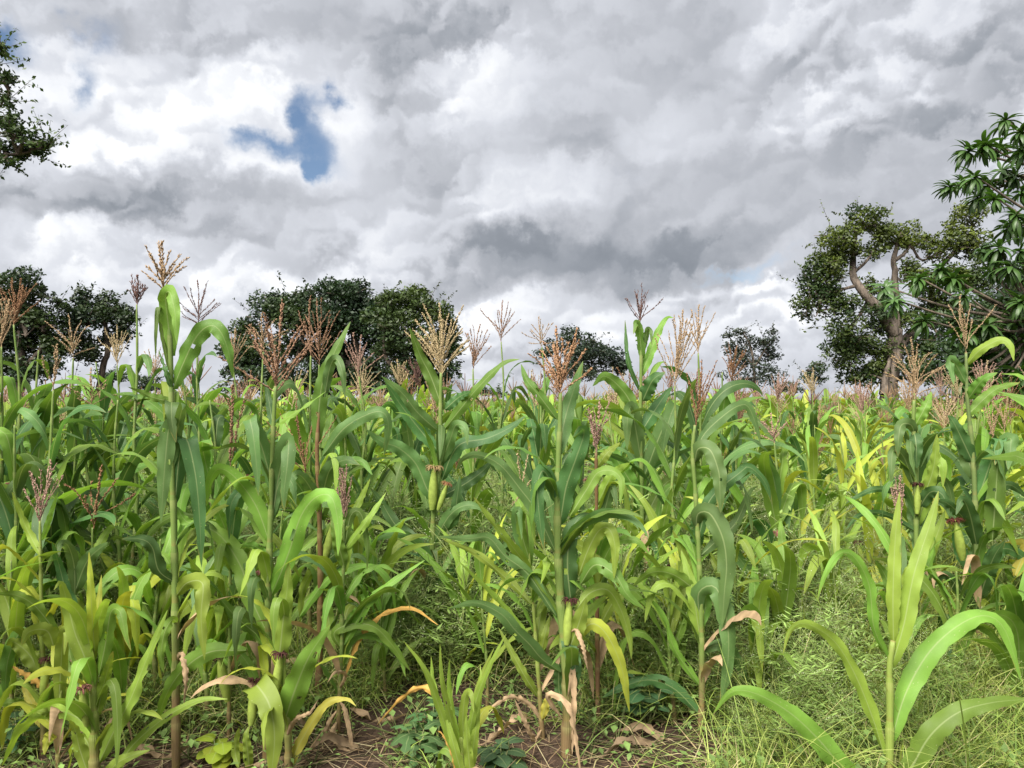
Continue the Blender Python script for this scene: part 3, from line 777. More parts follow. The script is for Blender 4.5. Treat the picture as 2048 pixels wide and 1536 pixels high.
tree('gnarled_tree', 'old pale-limbed tree with thick gnarled trunk at the right behind the maize', 24, (1780, 790),
     [('1772,805,0 1778,760,0 1786,715,0 1791,660,0', 38, 27), ('1791,668,-.1 1752,612,-.2 1720,576,-.2 1706,548,0 1707,505,.1 1712,455,.1', 24, 7), ('1791,665,.1 1792,606,.1 1789,545,.1 1789,508,.1 1805,465,0', 18, 7),
      ('1800,690,.5 1840,650,.8 1862,618,.8 1864,574,.6 1885,530,.5 1925,490,.3', 22, 7), ('1710,572,-.1 1680,580,-.3 1645,590,-.3', 7, 3), ('1735,605,.2 1712,640,.2 1690,660,.2', 9, 3), ('1790,520,.1 1808,508,0 1822,490,0', 9, 3), ('1708,545,0 1735,520,-.2 1752,490,-.2', 7, 3),
      ('1790,700,.2 1745,705,.3 1715,700,.3', 7, 3), ('1768,790,-.4 1772,750,-.3 1782,712,-.2', 15, 7)],
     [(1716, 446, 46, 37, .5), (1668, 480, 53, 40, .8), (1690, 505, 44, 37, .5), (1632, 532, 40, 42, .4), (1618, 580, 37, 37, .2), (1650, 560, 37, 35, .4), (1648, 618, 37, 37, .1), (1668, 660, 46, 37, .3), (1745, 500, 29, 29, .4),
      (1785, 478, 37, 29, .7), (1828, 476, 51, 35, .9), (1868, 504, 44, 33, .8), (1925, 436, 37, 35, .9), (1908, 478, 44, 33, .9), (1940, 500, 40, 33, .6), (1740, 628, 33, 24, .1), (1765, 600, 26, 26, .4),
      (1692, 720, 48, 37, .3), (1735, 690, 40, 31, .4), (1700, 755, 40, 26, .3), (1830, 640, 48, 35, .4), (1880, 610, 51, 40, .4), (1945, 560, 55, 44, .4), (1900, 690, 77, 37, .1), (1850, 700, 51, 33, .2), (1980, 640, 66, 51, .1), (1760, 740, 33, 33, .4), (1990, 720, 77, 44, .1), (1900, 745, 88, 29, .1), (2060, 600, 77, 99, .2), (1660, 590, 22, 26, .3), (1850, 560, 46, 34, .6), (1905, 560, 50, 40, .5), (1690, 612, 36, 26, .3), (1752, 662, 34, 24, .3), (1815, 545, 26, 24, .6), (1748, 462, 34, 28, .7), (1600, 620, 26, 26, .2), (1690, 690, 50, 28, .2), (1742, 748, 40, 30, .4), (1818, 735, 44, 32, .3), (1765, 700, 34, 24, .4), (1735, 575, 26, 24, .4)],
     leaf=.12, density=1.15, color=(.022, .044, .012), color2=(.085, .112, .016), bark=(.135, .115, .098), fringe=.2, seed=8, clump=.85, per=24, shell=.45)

# tree of leaf rosettes reaching in from the right
def rosette_mesh(seed, n=30, L=.31, W=.066):
    r = np.random.default_rng(seed); b = Bag()
    for k in range(n):
        az = k * 2.4 + r.normal() * .25; f = k / (n - 1); e0 = R(50 - 105 * f + r.normal() * 9); m = 8; s = np.linspace(0, 1, m)
        ln = L * (.75 + .4 * r.random()); e = e0 - R(55 + 30 * r.random()) * s; ds = ln / (m - 1)
        x = np.concatenate([[0], np.cumsum(np.cos(e[:-1]) * ds)]); z = np.concatenate([[0], np.cumsum(np.sin(e[:-1]) * ds)]) - .05 * f
        P = np.stack([x * math.cos(az), x * math.sin(az), z], 1)
        hw = .5 * W * np.sin(math.pi * np.clip(.04 + .95 * s ** .85, 0, 1)) ** .8 + .002
        side = np.broadcast_to(np.array([-math.sin(az), math.cos(az), 0]), (m, 3))
        V, F, uv = ribbon(P, hw, side, gutter=.4, ripple=.003, freq=2, cols=3, ph=k); b.add(V, F, uv)
    return b.mesh('leaf_rosette', M_ROSETTE)
ROS = [rosette_mesh(40 + k) for k in range(4)]
DR = 9.5
rt = empty('rosette_tree', (7.9, DR, 0)); tag(rt, 'tree with drooping rosettes of long glossy leaves reaching in from the right edge', 'tree')
rp = np.array([7.9, DR, 0.]); bb = Bag()
trunkP = np.array([[7.9, DR, -.1], [8.0, DR, 1.2], [7.9, DR + .1, 2.4], [8.1, DR, 4.6]])
V, F, uv = tube(catmull(trunkP, 16), np.linspace(.22, .07, 16), 10); bb.add(V - rp, F, uv)
spots = [(2012, 238), (2040, 262), (1968, 288), (1938, 300), (2000, 292), (2046, 300), (1900, 372), (1925, 362), (1950, 352), (1978, 368), (2003, 340), (2030, 352), (1955, 392), (1990, 395), (2044, 384), (2032, 428), (2052, 450), (2020, 452),
         (1962, 500), (1998, 492), (2022, 530), (1985, 540), (2046, 560), (1882, 536), (1906, 556), (1838, 556), (1772, 574), (1930, 590), (2040, 500), (1790, 600), (1850, 640)]
rr = np.random.default_rng(5)
for k in range(34):
    spots.append((1900 + 180 * rr.random() ** .6, 590 + 180 * rr.random()))
for k in range(16):
    spots.append((2085 + 140 * rr.random(), 230 + 380 * rr.random()))
forks = [at(2150, 330, DR + .2), at(2170, 460, DR - .2), at(2130, 600, DR + .4), at(2150, 700, DR), at(2080, 640, DR - .2)]
for f in forks:
    V, F, uv = tube(catmull([trunkP[2] + [0, 0, .2 * (f[2] - 2)], (trunkP[2] + f) / 2 + [0, 0, .15], f], 10), np.linspace(.08, .035, 10), 7); bb.add(V - rp, F, uv)
for k, (px, py) in enumerate(spots):
    p = at(px, py, DR + rr.uniform(-.6, .9)); f = forks[int(np.argmin([np.linalg.norm(p - g) for g in forks]))]
    V, F, uv = tube(catmull([f, (p + f) / 2 + [0, 0, -.10 + .05 * rr.normal()], p], 9), np.linspace(.028, .010, 9), 5); bb.add(V - rp, F, uv)
    g = .8 + .5 * rr.random(); deep = 1.0
    o = obj('leaf_rosette', ROS[k % 4], rt, (.048 * g, .100 * g, .022 * g)); o.location = p - rp
    o.rotation_euler = (rr.normal() * .25, rr.normal() * .25 - .15, rr.random() * 6.28); o.scale = (.66 + .26 * rr.random(),) * 3
obj('trunk', bb.mesh('trunk', M_BARK), rt, (.12, .10, .08))

tree('broadleaf_tree', 'dense dark green tree filling the right edge behind the rosette branches', 15, (2060, 790),
     [('2080,810,0 2075,740,0 2060,680,0 2050,610,0', 40, 16), ('2070,730,0 2010,680,0 1980,640,0', 16, 6)],
     [(1960, 650, 60, 46), (2020, 610, 60, 50), (1900, 700, 60, 40), (1980, 720, 70, 46), (2060, 680, 70, 60), (1860, 745, 40, 28), (1930, 755, 60, 28), (2020, 765, 60, 28), (2090, 560, 70, 70), (1915, 640, 36, 30)],
     leaf=.11, density=1.0, color=(.018, .040, .014), color2=(.045, .080, .020), bark=(.10, .085, .07), seed=12, group=TREES)
tree('overhanging_tree', 'leafy branch of a small-leaved tree hanging in at the upper left corner', 8.5, (-420, 790),
     [('-420,830,0 -410,500,0 -400,250,0 -380,80,0', 60, 30), ('-405,330,0 -250,290,0 -100,300,0 20,310,0 80,298,0', 22, 4), ('-400,260,0 -200,200,0 -60,180,0 10,165,0', 18, 4), ('-300,230,0 -120,120,0 -20,100,0', 12, 3)],
     [(2, 100, 12, 16), (12, 155, 18, 16), (14, 205, 18, 20), (36, 275, 36, 26), (8, 300, 34, 26), (74, 292, 24, 16), (18, 328, 26, 10), (-20, 150, 20, 60), (-40, 230, 40, 60), (-60, 300, 50, 40), (-140, 180, 90, 110), (-260, 220, 120, 140), (-360, 120, 140, 120), (54, 300, 26, 16), (90, 288, 12, 9), (22, 245, 22, 20)],
     leaf=.058, density=1.9, color=(.030, .055, .018), color2=(.065, .10, .022), bark=(.10, .08, .06), fringe=.5, seed=9, per=15, shell=.2, clump=.9)
# ------------------------------------------------------------------ maize plants in front, each as it stands in the photo
FRONT = 'maize plants of the front rows'
SILK_D, SILK_P = (.060, .022, .018), (.30, .13, .11)
hero(2.70, '352,1545 351,1300 348,1050 344,940 342,740 336,620 327,578', [
    '38 5 m|345,712,0 336,645,-.01 331,592,-.04 340,586,-.08 350,625,-.11 354,690,-.12', '13 0 g|339,745,.02 324,660,0 317,614,-.03 312,660,-.05 311,716,-.05',
    '46 25 g|346,778 366,728 394,672 422,651 444,668 460,715 466,757', '24 35 g|346,803 312,797 286,786 256,774', '14 30 d|344,782 331,742 317,700',
    '38 0 b|348,885,.05 346,815,-.03 343,808,-.07 344,845,-.10 352,885,-.10', '45 5 b|350,960,.03 347,885,-.03 338,858,-.08 330,930,-.11 325,1000,-.12 322,1045,-.12',
    '46 -5 d|350,1010,0 358,920,.0 372,878,-.03 390,945,-.06 399,1035,-.07 403,1135,-.07', '38 20 d|354,1168 318,1142 305,1096 284,1079 243,1078',
    '40 -8 l|350,1195,0 374,1166,-.05 405,1168,-.11 402,1235,-.13 409,1320,-.13', '22 10 m|357,1248 345,1240 330,1263 322,1310 328,1347', '24 40 m|351,1010 372,1042 398,1048 412,1052',
    '18 10 dry|352,1330,.02 362,1310,-.05 372,1350,-.08 368,1410,-.08'],
    'tallest maize plant at left, tan fan tassel far above the others against cloud', FRONT, tassel=(327, 582, 486, 'tan', dict(seed=11, n=12, spread=46, droop=10, dense=1.6, spike=1.0, sz=1.15), -4))
hero(2.78, '533,1490 534,1368 538,1132 542,1012 544,933 547,850 551,772', [
    '40 0 b|548,990,.02 527,905,0 501,839,-.05 506,868,-.09 513,930,-.10 517,992,-.10', '47 0 b|545,1035,0 559,945,.0 576,880,-.05 575,925,-.09 568,985,-.10 569,1022,-.10', '16 60 m|548,852 590,826 653,782', '20 15 d|546,852 538,802 529,757',
    '40 20 m|540,1088 512,1012 470,955 438,938 419,964 414,1012', '52 10 m|534,1265 506,1205 481,1132 440,1071 402,1056 367,1074 358,1137', '50 5 m|541,1195 576,1110 602,1032 634,993 664,996 677,1055 676,1112',
    '34 30 g|538,1290 505,1262 470,1232 441,1200 430,1215', '24 45 g|540,1130 520,1100 498,1090 480,1098', '30 15 b|541,1040 552,985 566,958 584,966 592,1010'],
    'maize plant left of centre with big red-brown tassel spike before the dark trees', FRONT, tassel=(552, 790, 602, 'red', dict(seed=12, n=13, spread=52, droop=5, dense=1.5, sz=1.25), 3),
    ears=[(455, 1402, (-.15, 0, 1), 0, .9, SILK_D)])
hero(2.66, '577,1545 575,1440 566,1330 570,1230 574,1160', [
    '46 0 l|556,1340,.0 566,1245,-.03 575,1172,-.03 577,1125,-.02', '64 -5 l|546,1442,.02 522,1392,-.02 513,1370,-.06 538,1408,-.12 549,1472,-.14 541,1565,-.14', '62 5 m|566,1452 593,1372 622,1306 661,1249', '27 20 y|574,1545 602,1482 650,1410 692,1398 712,1412',
    '42 15 m|492,1301 420,1304 366,1340 332,1391 313,1452', '30 10 l|560,1420 540,1385 520,1370 500,1380', '24 0 l|500,1545 495,1500 492,1470 500,1450', '20 0 l|478,1535 470,1500 478,1455', '14 0 dry|570,1480 590,1440 620,1425 636,1400'],
    'broad-leaved light green maize plant with dark-silked ear, bottom left of centre', FRONT, tint='l', stalk_w=(18, 8), ears=[(548, 1395, (.12, 0, 1), 1, .95, SILK_D), (502, 1450, (.05, 0, 1), 0, .8, SILK_D)])
hero(2.48, '190,1600 189,1500 187,1389 182,1290 178,1200', [
    '44 25 l|198,1488 162,1441 114,1420 82,1430 38,1465 4,1532', '36 15 l|196,1530 227,1464 262,1396 290,1326 335,1220', '42 0 l|190,1388,0 172,1322,-.03 150,1266,-.04 136,1212,-.04 122,1166,-.06 108,1180,-.09', '32 5 m|198,1352,0 212,1282,-.02 222,1224,-.04 240,1224,-.08 251,1270,-.10 262,1302,-.10',
    '28 0 l|192,1437 208,1367 226,1302', '24 0 p|190,1312 184,1226 178,1104', '24 20 l|232,1545 266,1490 332,1434 400,1400 455,1398', '20 0 p|186,1330 194,1240 203,1150', '34 30 l|180,1560 160,1500 150,1460 140,1440', '30 10 l|205,1570 230,1530 262,1512 300,1500'],
    'bright yellow-green young maize plant in the bottom left corner', FRONT, tint='l', stalk_w=(26, 9), ears=[(174, 1452, (-.1, 0, 1), 1, .8, SILK_P)])
hero(2.75, '86,1545 87,1450 85,1320 82,1180 80,1040', [
    '42 10 l|82,1346 56,1306 27,1284 12,1290', '22 20 m|56,1416 26,1405 -14,1412', '34 10 g|60,1270 38,1268 16,1320 9,1400', '40 15 l|110,1302,-.02 94,1262,-.05 58,1264,-.08 44,1290,-.1', '20 20 l|82,1112 51,1052 24,984', '14 10 m|84,1082 100,1032 116,984', '28 5 d|160,1245,.1 132,1180,.1 118,1130,.1 104,1084,.05',
    '30 5 b|150,1190,.1 148,1130,.08 135,1090,.04 120,1090,0 118,1115,-.02', '40 15 b|150,1182,.1 176,1120,.08 216,1084,.06', '30 25 m|115,1268 70,1212 30,1190 -10,1188', '26 0 l|84,1400 110,1370 125,1340 132,1300', '22 30 o|112,1405 80,1370 48,1350 20,1330', '28 0 y|82,1450 60,1400 42,1360'],
    'pale green maize plant with pinkish tassel near the left edge', FRONT, tint='l', stalk_w=(15, 5), tassel=(80, 1046, 920, 'pink', dict(seed=13, n=12, spread=30, droop=10), 0), ears=[(84, 1390, (.1, 0, 1), 1, .8, SILK_D)])
hero(2.62, '116,1545 118,1450 122,1380 126,1330', ['32 0 l|117,1420,0 122,1332,-.02 127,1268,-.05 133,1262,-.09 128,1310,-.11', '26 30 l|118,1440 95,1425 60,1420', '34 0 m|165,1410 150,1350 138,1300 130,1260', '26 10 p|112,1460 95,1480 88,1510', '20 0 l|120,1390 142,1350 150,1300'],
     'small pale maize shoot with a folded leaf, between the two left corner plants', FRONT, tint='l', stalk_w=(12, 5))
hero(2.98, '676,1500 680,1363 683,1300 686,1180 688,1040', [
    '28 20 m|684,1332 700,1278 750,1269 796,1306 811,1354', '30 20 m|684,1300 668,1266 702,1248 745,1252 778,1282 821,1342', '17 30 o|683,1367 712,1288 744,1245 778,1223 826,1217 876,1250', '30 0 m|690,1140 672,1070 662,1032', '20 25 l|689,1060 720,1000 740,958', '20 30 l|690,1100 735,1040 772,985', '22 10 g|690,1090 702,1030 722,1028 735,1090 734,1140',
    '26 25 m|688,1290 740,1200 790,1160 850,1120', '24 40 m|687,1200 720,1150 760,1130 800,1150', '12 20 dry|677,1380 690,1350 670,1345 655,1365', '14 0 dry|678,1400,-.02 690,1420,-.06 700,1470,-.1 706,1520,-.12', '16 10 dry|676,1420 660,1445 645,1490 650,1520', '24 0 m|692,1260 712,1225 735,1215', '18 0 dry|676,1440 665,1470 690,1500 720,1515'],
    'thin maize plant with one orange dried leaf arching right, dry stalk base', FRONT, stalk_w=(11, 5), tassel=(689, 1035, 940, 'pink', dict(seed=14, n=12, spread=16, droop=4), 0))
hero(3.30, '636,1480 639,1300 641,1150 638,1000 634,900 640,800', [
    '38 5 g|632,892 643,775 664,715 701,643', '25 5 b|648,800,0 660,735,-.03 672,718,-.06 684,742,-.09 690,795,-.1', '35 15 b|645,912 688,857 737,828 766,825 777,852 768,912', '28 10 l|662,1200 652,1150 630,1139 606,1180 600,1250', '26 30 m|598,1235 656,1158 724,1130 763,1143 786,1184 791,1242', '20 35 m|590,1112 640,1070 672,1040',
    '30 0 b|640,1010 610,960 590,950 580,985', '34 5 l|640,1190 655,1230 668,1300', '32 20 d|642,1130 690,1090 700,1060', '26 10 g|640,960 668,930 720,922 745,950', '40 5 b|645,990 660,940 690,920 720,930'],
    'maize plant with dark purplish lower stalk behind the thin plant', FRONT, tint='red', stalk_w=(17, 7), tassel=(612, 960, 800, 'brown', dict(seed=15, n=8, spread=55, droop=8), 8), ears=[(650, 1120, (.2, 0, 1), 0, .9, SILK_D)])
hero(3.85, '864,1300 865,1075 872,990 880,925 881,825 882,745', [
    '34 8 g|886,820 862,754 841,712 819,655', '32 10 b|878,864 836,826 804,786 762,752', '36 8 d|879,905 842,862 800,808 768,758', '27 10 g|886,862 924,814 958,773 1006,727 1040,718', '27 20 d|889,820 917,795 942,783', '38 15 d|884,960 903,911 925,886 975,876 1020,855 1052,831', '44 5 b|868,1005 853,976 831,927 797,896 763,883 731,858',
    '30 15 b|862,1185 856,1120 826,1081 790,1068 735,1086', '34 10 d|884,992 926,970 962,945 988,918', '30 5 d|872,1060 905,1040 915,990 920,950', '34 20 d|866,1100 800,1060 760,1000 740,975', '30 10 b|866,1090 900,1030 940,1010 985,1030', '30 0 b|862,1240,0 862,1160,-.04 868,1100,-.08 876,1130,-.12', '26 10 d|866,1180 900,1150 925,1110', '26 10 d|864,1220 830,1190 790,1180 760,1200', '30 10 b|880,930 900,880 912,850 930,856 935,890'],
    'sturdy dark maize plant in the centre with V-spread leaves and bushy tan tassel', FRONT, stalk_w=(17, 7), tassel=(884, 752, 608, 'straw', dict(seed=16, n=30, spread=40, droop=18, dense=1.7, sz=1.15), 0),
    ears=[(864, 1020, (.04, 0, 1), 0, 1.15, (.30, .21, .10)), (876, 1020, (.35, 0, 1), 1, .9, (.25, .12, .06))])
hero(2.75, '1133,1545 1136,1400 1130,1300 1120,1180 1115,1050 1117,920 1120,850 1121,785', [
    '42 5 b|1118,907 1129,842 1146,784 1166,722', '27 15 g|1115,840 1078,791 1053,760 1042,728', '52 0 d|1120,1050,0 1132,976,-.02 1151,920,-.04 1168,868,-.05 1160,858,-.09 1146,875,-.11', '34 10 b|1112,1105 1072,1022 1042,980 1000,930 956,910 926,918 911,944', '38 5 d|1112,1005,0 1100,962,-.02 1085,942,-.06 1075,975,-.1 1080,1042,-.12 1088,1102,-.12',
    '52 -5 d|1142,1205 1135,1132 1140,1071 1158,1036 1180,1026', '31 10 m|1140,1032 1175,976 1196,945 1225,942 1243,962 1240,1008', '36 5 l|1157,1152,0 1176,1100,-.02 1197,1062,-.04 1217,1057,-.08 1230,1092,-.1 1228,1158,-.1', '32 15 b|1112,1232 1056,1149 1010,1112 978,1076 940,1077 873,1073',
    '36 15 b|1122,1345 1084,1318 1060,1290 1030,1260 1002,1228 952,1206 898,1217', '31 5 l|1150,1222 1180,1186 1215,1180 1240,1216 1258,1271 1263,1318', '33 5 p|1145,1292 1175,1251 1200,1254 1226,1291 1246,1346 1259,1424', '14 10 dry|1140,1265,-.03 1152,1261,-.06 1166,1292,-.09 1175,1338,-.1', '18 15 dry|1126,1440,-.03 1095,1396,-.06 1114,1391,-.09 1141,1420,-.12 1155,1500,-.13 1161,1545,-.13',
    '40 10 l|1130,1295 1150,1250 1180,1220 1215,1190', '36 0 g|1160,1170 1190,1130 1230,1150 1255,1190 1290,1220', '44 0 l|1138,1300,-.02 1160,1240,-.05 1172,1195,-.05', '38 0 d|1128,1260 1150,1330 1150,1380', '28 0 d|1118,1330 1118,1380 1128,1430', '18 10 dry|1135,1395,-.04 1146,1340,-.06 1148,1420,-.08 1144,1510,-.08'],
    'thick-stalked maize plant right of centre with orange-red tassel and wide dark leaves', FRONT, stalk_w=(29, 9), tassel=(1121, 792, 655, 'orange', dict(seed=17, n=19, spread=44, droop=8, dense=1.6, sz=1.15), 2), ears=[(1133, 1290, (.08, 0, 1), 0, .85, SILK_D)])
hero(2.92, '1086,1505 1077,1355 1066,1200 1056,1090 1048,1000', [
    '23 20 l|1064,1142 1010,1075 947,994', '24 25 l|1062,1208 1022,1166 953,1108 885,1078', '22 15 l|1080,1399 1047,1348 997,1255', '16 30 l|1070,1290 1002,1206 918,1123', '23 5 l|1068,1172 1080,1140 1094,1112', '26 5 b|1060,1160,.02 1040,1080,0 1030,1030,-.04 1038,1022,-.07 1044,1080,-.1', '22 0 l|1076,1330 1090,1270 1100,1230', '20 20 y|1083,1440,-.02 1095,1400,-.05 1105,1385,-.08', '24 0 m|1062,1130,0 1042,1060,-.03 1045,1022,-.06 1062,1030,-.09 1070,1090,-.1', '16 5 dry|1084,1445 1060,1410 1020,1395 968,1425', '16 15 dry|1086,1455 1070,1480 1052,1450 1030,1400'],
    'slender yellow-green maize plant with long straight leaves left of the thick stalk', FRONT, tint='l', stalk_w=(12, 4), tassel=(1046, 1000, 900, 'straw', dict(seed=18, n=5, spread=70, droop=25), -8))
hero(2.52, '924,1600 922,1540 925,1470', [
    '20 10 l|918,1540 880,1420 850,1340 808,1283', '18 0 l|920,1530 890,1440 868,1370 862,1312', '16 0 l|922,1520 900,1430 884,1360 880,1288', '15 0 l|925,1520 905,1430 898,1370 899,1318', '18 20 l|930,1520 950,1410 980,1330 1012,1268', '16 10 l|930,1520 945,1430 960,1360 988,1296', '14 10 l|932,1520 955,1420 962,1360 960,1328',
    '24 0 l|928,1500,0 926,1430,-.03 932,1388,-.05 942,1388,-.08 948,1425,-.1', '22 0 l|938,1560,-.03 950,1470,-.05 960,1400,-.04', '24 0 l|945,1580,-.05 935,1490,-.08 932,1430,-.08', '24 20 l|935,1590,-.05 910,1500,-.08 890,1420,-.06', '20 30 o|916,1560 895,1470 868,1392 838,1376 800,1400 754,1450', '14 20 o|920,1590 905,1510 885,1470 875,1462'],
    'bushy bright green maize seedling at the bottom centre with one curled orange leaf', 'maize seedlings', tint='l', stalk_w=(18, 12), n_nodes=3, name='maize_seedling', extra=3)
hero(2.92, '1402,1480 1404,1350 1400,1175 1397,1095 1390,975 1385,905 1390,850', [
    '44 0 b|1390,925,0 1396,898,-.03 1420,900,-.07 1437,942,-.1 1440,985,-.11 1441,1026,-.11', '31 20 b|1390,902 1411,865 1446,832 1476,812 1496,813 1512,850 1521,888', '40 0 g|1392,968,.03 1388,932,.02 1397,908,0', '52 0 b|1392,1058,0 1396,1028,-.03 1420,1028,-.07 1445,1075,-.1 1453,1130,-.11 1449,1182,-.11 1444,1255,-.11', '36 0 d|1400,1095,.03 1392,1062,.02 1390,1028,0',
    '46 0 b|1400,1240,0 1398,1185,-.03 1432,1176,-.07 1455,1250,-.1 1455,1335,-.11 1440,1415,-.11', '31 20 m|1400,1188 1348,1150 1303,1145 1266,1172', '27 10 b|1403,1110 1440,1075 1472,1045 1500,984 1517,972', '34 10 b|1404,1300 1440,1290 1470,1312 1496,1372', '35 20 d|1402,1432 1350,1379 1300,1360 1250,1372 1203,1396', '30 10 d|1396,1080 1420,1000 1480,945 1500,935 1530,965 1545,1010', '26 10 l|1402,1200 1372,1120 1345,1060', '36 0 l|1402,1290 1385,1180 1362,1100', '30 0 g|1400,1260 1412,1200 1400,1150', '22 30 m|1406,1380 1350,1300 1330,1240 1300,1200 1270,1205'],
    'blue-green maize plant with long hanging leaves and dark red tassel, right of centre', FRONT, stalk_w=(16, 7), tassel=(1392, 855, 720, 'brown', dict(seed=19, n=8, spread=26, droop=4), 6))
hero(2.42, '1779,1620 1779,1500 1780,1397 1779,1335 1786,1281', [
    '34 5 l|1787,1288,0 1786,1190,.0 1790,1086,.02 1799,984,.04', '45 10 l|1783,1333,0 1807,1252,-.01 1828,1148,.0 1861,1045,.03 1877,982,.05', '27 25 m|1775,1316 1748,1255 1738,1170 1709,1115 1680,1107 1650,1150 1634,1202', '35 20 l|1768,1510 1746,1438 1709,1347 1667,1281 1613,1248 1581,1260 1566,1308', '52 15 m|1772,1600 1692,1542 1638,1480 1580,1426 1513,1388 1464,1384 1426,1428',
    '54 15 m|1783,1480 1811,1388 1857,1306 1915,1252 1969,1231 2010,1260 2044,1366', '56 10 m|1788,1610 1824,1535 1861,1471 1915,1426 1985,1405 2065,1398'],
    'young maize plant with large arching leaves in the bottom right foreground', 'maize seedlings', tint='l', stalk_w=(22, 11), n_nodes=4, name='maize_seedling', extra=0)
hero(4.0, '1285,1285 1284,1000 1281,842 1282,753 1282,700 1278,640', [
    '25 10 m|1282,752 1300,706 1320,656 1335,635 1347,636', '13 10 d|1279,782 1256,722 1250,640', '25 5 g|1284,718,0 1279,665,-.03 1273,645,-.06 1267,668,-.08', '14 0 b|1288,700 1295,660 1302,665 1303,690', '35 15 g|1275,832 1248,784 1211,753 1185,772', '40 15 d|1285,802 1306,760 1331,744', '36 10 d|1285,860 1310,820 1330,790 1345,772', '40 0 b|1284,930,0 1270,850,-.03 1262,815,-.07 1255,840,-.11 1254,900,-.12', '42 5 b|1286,960,0 1320,870,-.03 1350,808,-.07 1335,850,-.11 1322,920,-.12', '36 10 g|1284,1000 1240,930 1220,900 1200,930', '36 10 m|1285,1050 1320,980 1350,960 1375,1000', '30 10 l|1285,1100 1250,1040 1225,1030', '30 10 l|1286,1150 1330,1090 1360,1080 1380,1120'],
    'tall upright maize plant with dark purple tassel against sky, right of centre', FRONT, stalk_w=(13, 6), tassel=(1279, 648, 568, 'dark', dict(seed=20, n=12, spread=42, droop=4), -4))
hero(3.6, '1836,1330 1833,1150 1832,1000 1831,937 1827,852 1828,800', [
    '29 0 b|1830,870,0 1822,850,-.03 1803,850,-.06 1797,880,-.08 1796,914,-.08', '32 0 d|1828,862,0 1832,888,-.04 1834,938,-.05', '27 10 m|1830,852 1850,815 1863,783', '27 5 b|1828,972,0 1808,915,-.02 1787,901,-.05 1783,940,-.08 1782,968,-.08', '30 10 l|1840,1010,-.02 1866,940,-.08 1874,868,-.1', '18 20 d|1830,1062 1786,1035 1746,1025 1715,1033 1690,1062', '18 20 d|1826,1000 1790,985 1755,978 1720,990 1690,1008', '34 5 l|1836,1050,0 1858,960,-.05 1870,924,-.08 1885,930,-.12 1886,975,-.12', '32 10 d|1836,1020 1860,985 1885,990 1898,1030', '30 5 b|1834,1090 1825,1020 1812,980 1800,990', '30 5 l|1836,1150 1870,1080 1890,1020'],
    'maize plant with folded blue-green top leaves in the right middle ground', FRONT, stalk_w=(13, 7), ears=[(1834, 1028, (.1, 0, 1), 1, .9, SILK_D)], tassel=(1830, 798, 690, 'tan', dict(seed=21, n=9, spread=46, droop=30, dense=1.2), 4))
hero(3.5, '1958,1380 1955,1150 1950,1000 1945,900 1935,800 1932,705', [
    '36 10 d|1948,930 1910,850 1895,830', '40 5 b|1950,960 1930,900 1915,870 1905,880', '42 0 d|1952,1010,0 1990,900,-.04 2000,880,-.08 1990,930,-.12', '44 0 g|1985,1080,-.1 1992,980,-.1 1998,880,-.1', '40 5 b|1998,960,-.05 2010,890,-.08 2022,880,-.11 2016,940,-.14', '34 10 d|1950,1040 1985,985 2020,970 2060,1000', '30 15 d|1950,1060 1900,1010 1870,1000', '34 5 d|1955,1150 1925,1110 1905,1060', '40 5 d|1958,1200 1985,1120 2010,1080', '28 10 m|1935,830 1990,780 2040,765', '30 15 g|1935,800 1965,760 1995,745', '26 5 b|1934,770,0 1912,730,-.02 1900,722,-.05 1908,770,-.08', '24 10 l|1933,730 1960,700 2000,680 2020,690 2028,722', '34 20 y|2030,1150 2050,1090 2010,1085', '38 5 d|1955,1100 1940,1030 1925,1000 1912,1030', '34 0 b|1957,1180 1950,1120 1948,1080', '30 20 d|1957,1230 1920,1180 1890,1150 1860,1180', '36 10 d|1957,1160 2000,1100 2040,1110 2070,1150'],
    'dark leafy maize plant near the right edge with tan tassel leaning right', FRONT, tint='d', stalk_w=(17, 6), tassel=(1934, 706, 588, 'tan', dict(seed=22, n=8, spread=38, droop=8), 12), ears=[(1925, 1120, (-.2, 0, 1), 0, 1.0, (.10, .03, .02))])
hero(3.1, '1800,1420 1800,1250 1801,1150 1802,1065', ['26 10 g|1800,1220 1770,1150 1750,1120', '24 10 l|1801,1180 1830,1120 1850,1080', '24 10 m|1800,1300 1840,1240 1870,1230', '22 10 m|1800,1330 1760,1290 1735,1300', '22 10 l|1800,1260 1780,1200 1778,1150'],
    'short maize plant with closed pink tassel just behind the right foreground seedling', FRONT, stalk_w=(9, 4), tassel=(1802, 1068, 955, 'pink', dict(seed=23, n=12, spread=9, droop=2), 0))
hero(3.05, '1196,1400 1194,1200 1193,1000 1192,905', ['28 10 l|1194,1010 1225,950 1260,925', '24 10 l|1193,935 1215,905 1240,885', '30 0 b|1195,1080,0 1215,1000,-.04 1225,975,-.08 1235,1020,-.12', '28 10 m|1195,1150 1225,1090 1270,1080 1300,1110', '28 10 m|1195,1200 1160,1130 1140,1110', '26 5 l|1195,1260 1230,1200 1265,1180 1290,1215'],
    'maize plant with reddish stalk and pink tassel close behind the thick-stalked plant', FRONT, tint='red', stalk_w=(11, 7), tassel=(1192, 908, 800, 'pink', dict(seed=24, n=7, spread=34, droop=5, dense=1.4, sz=1.2), 3))
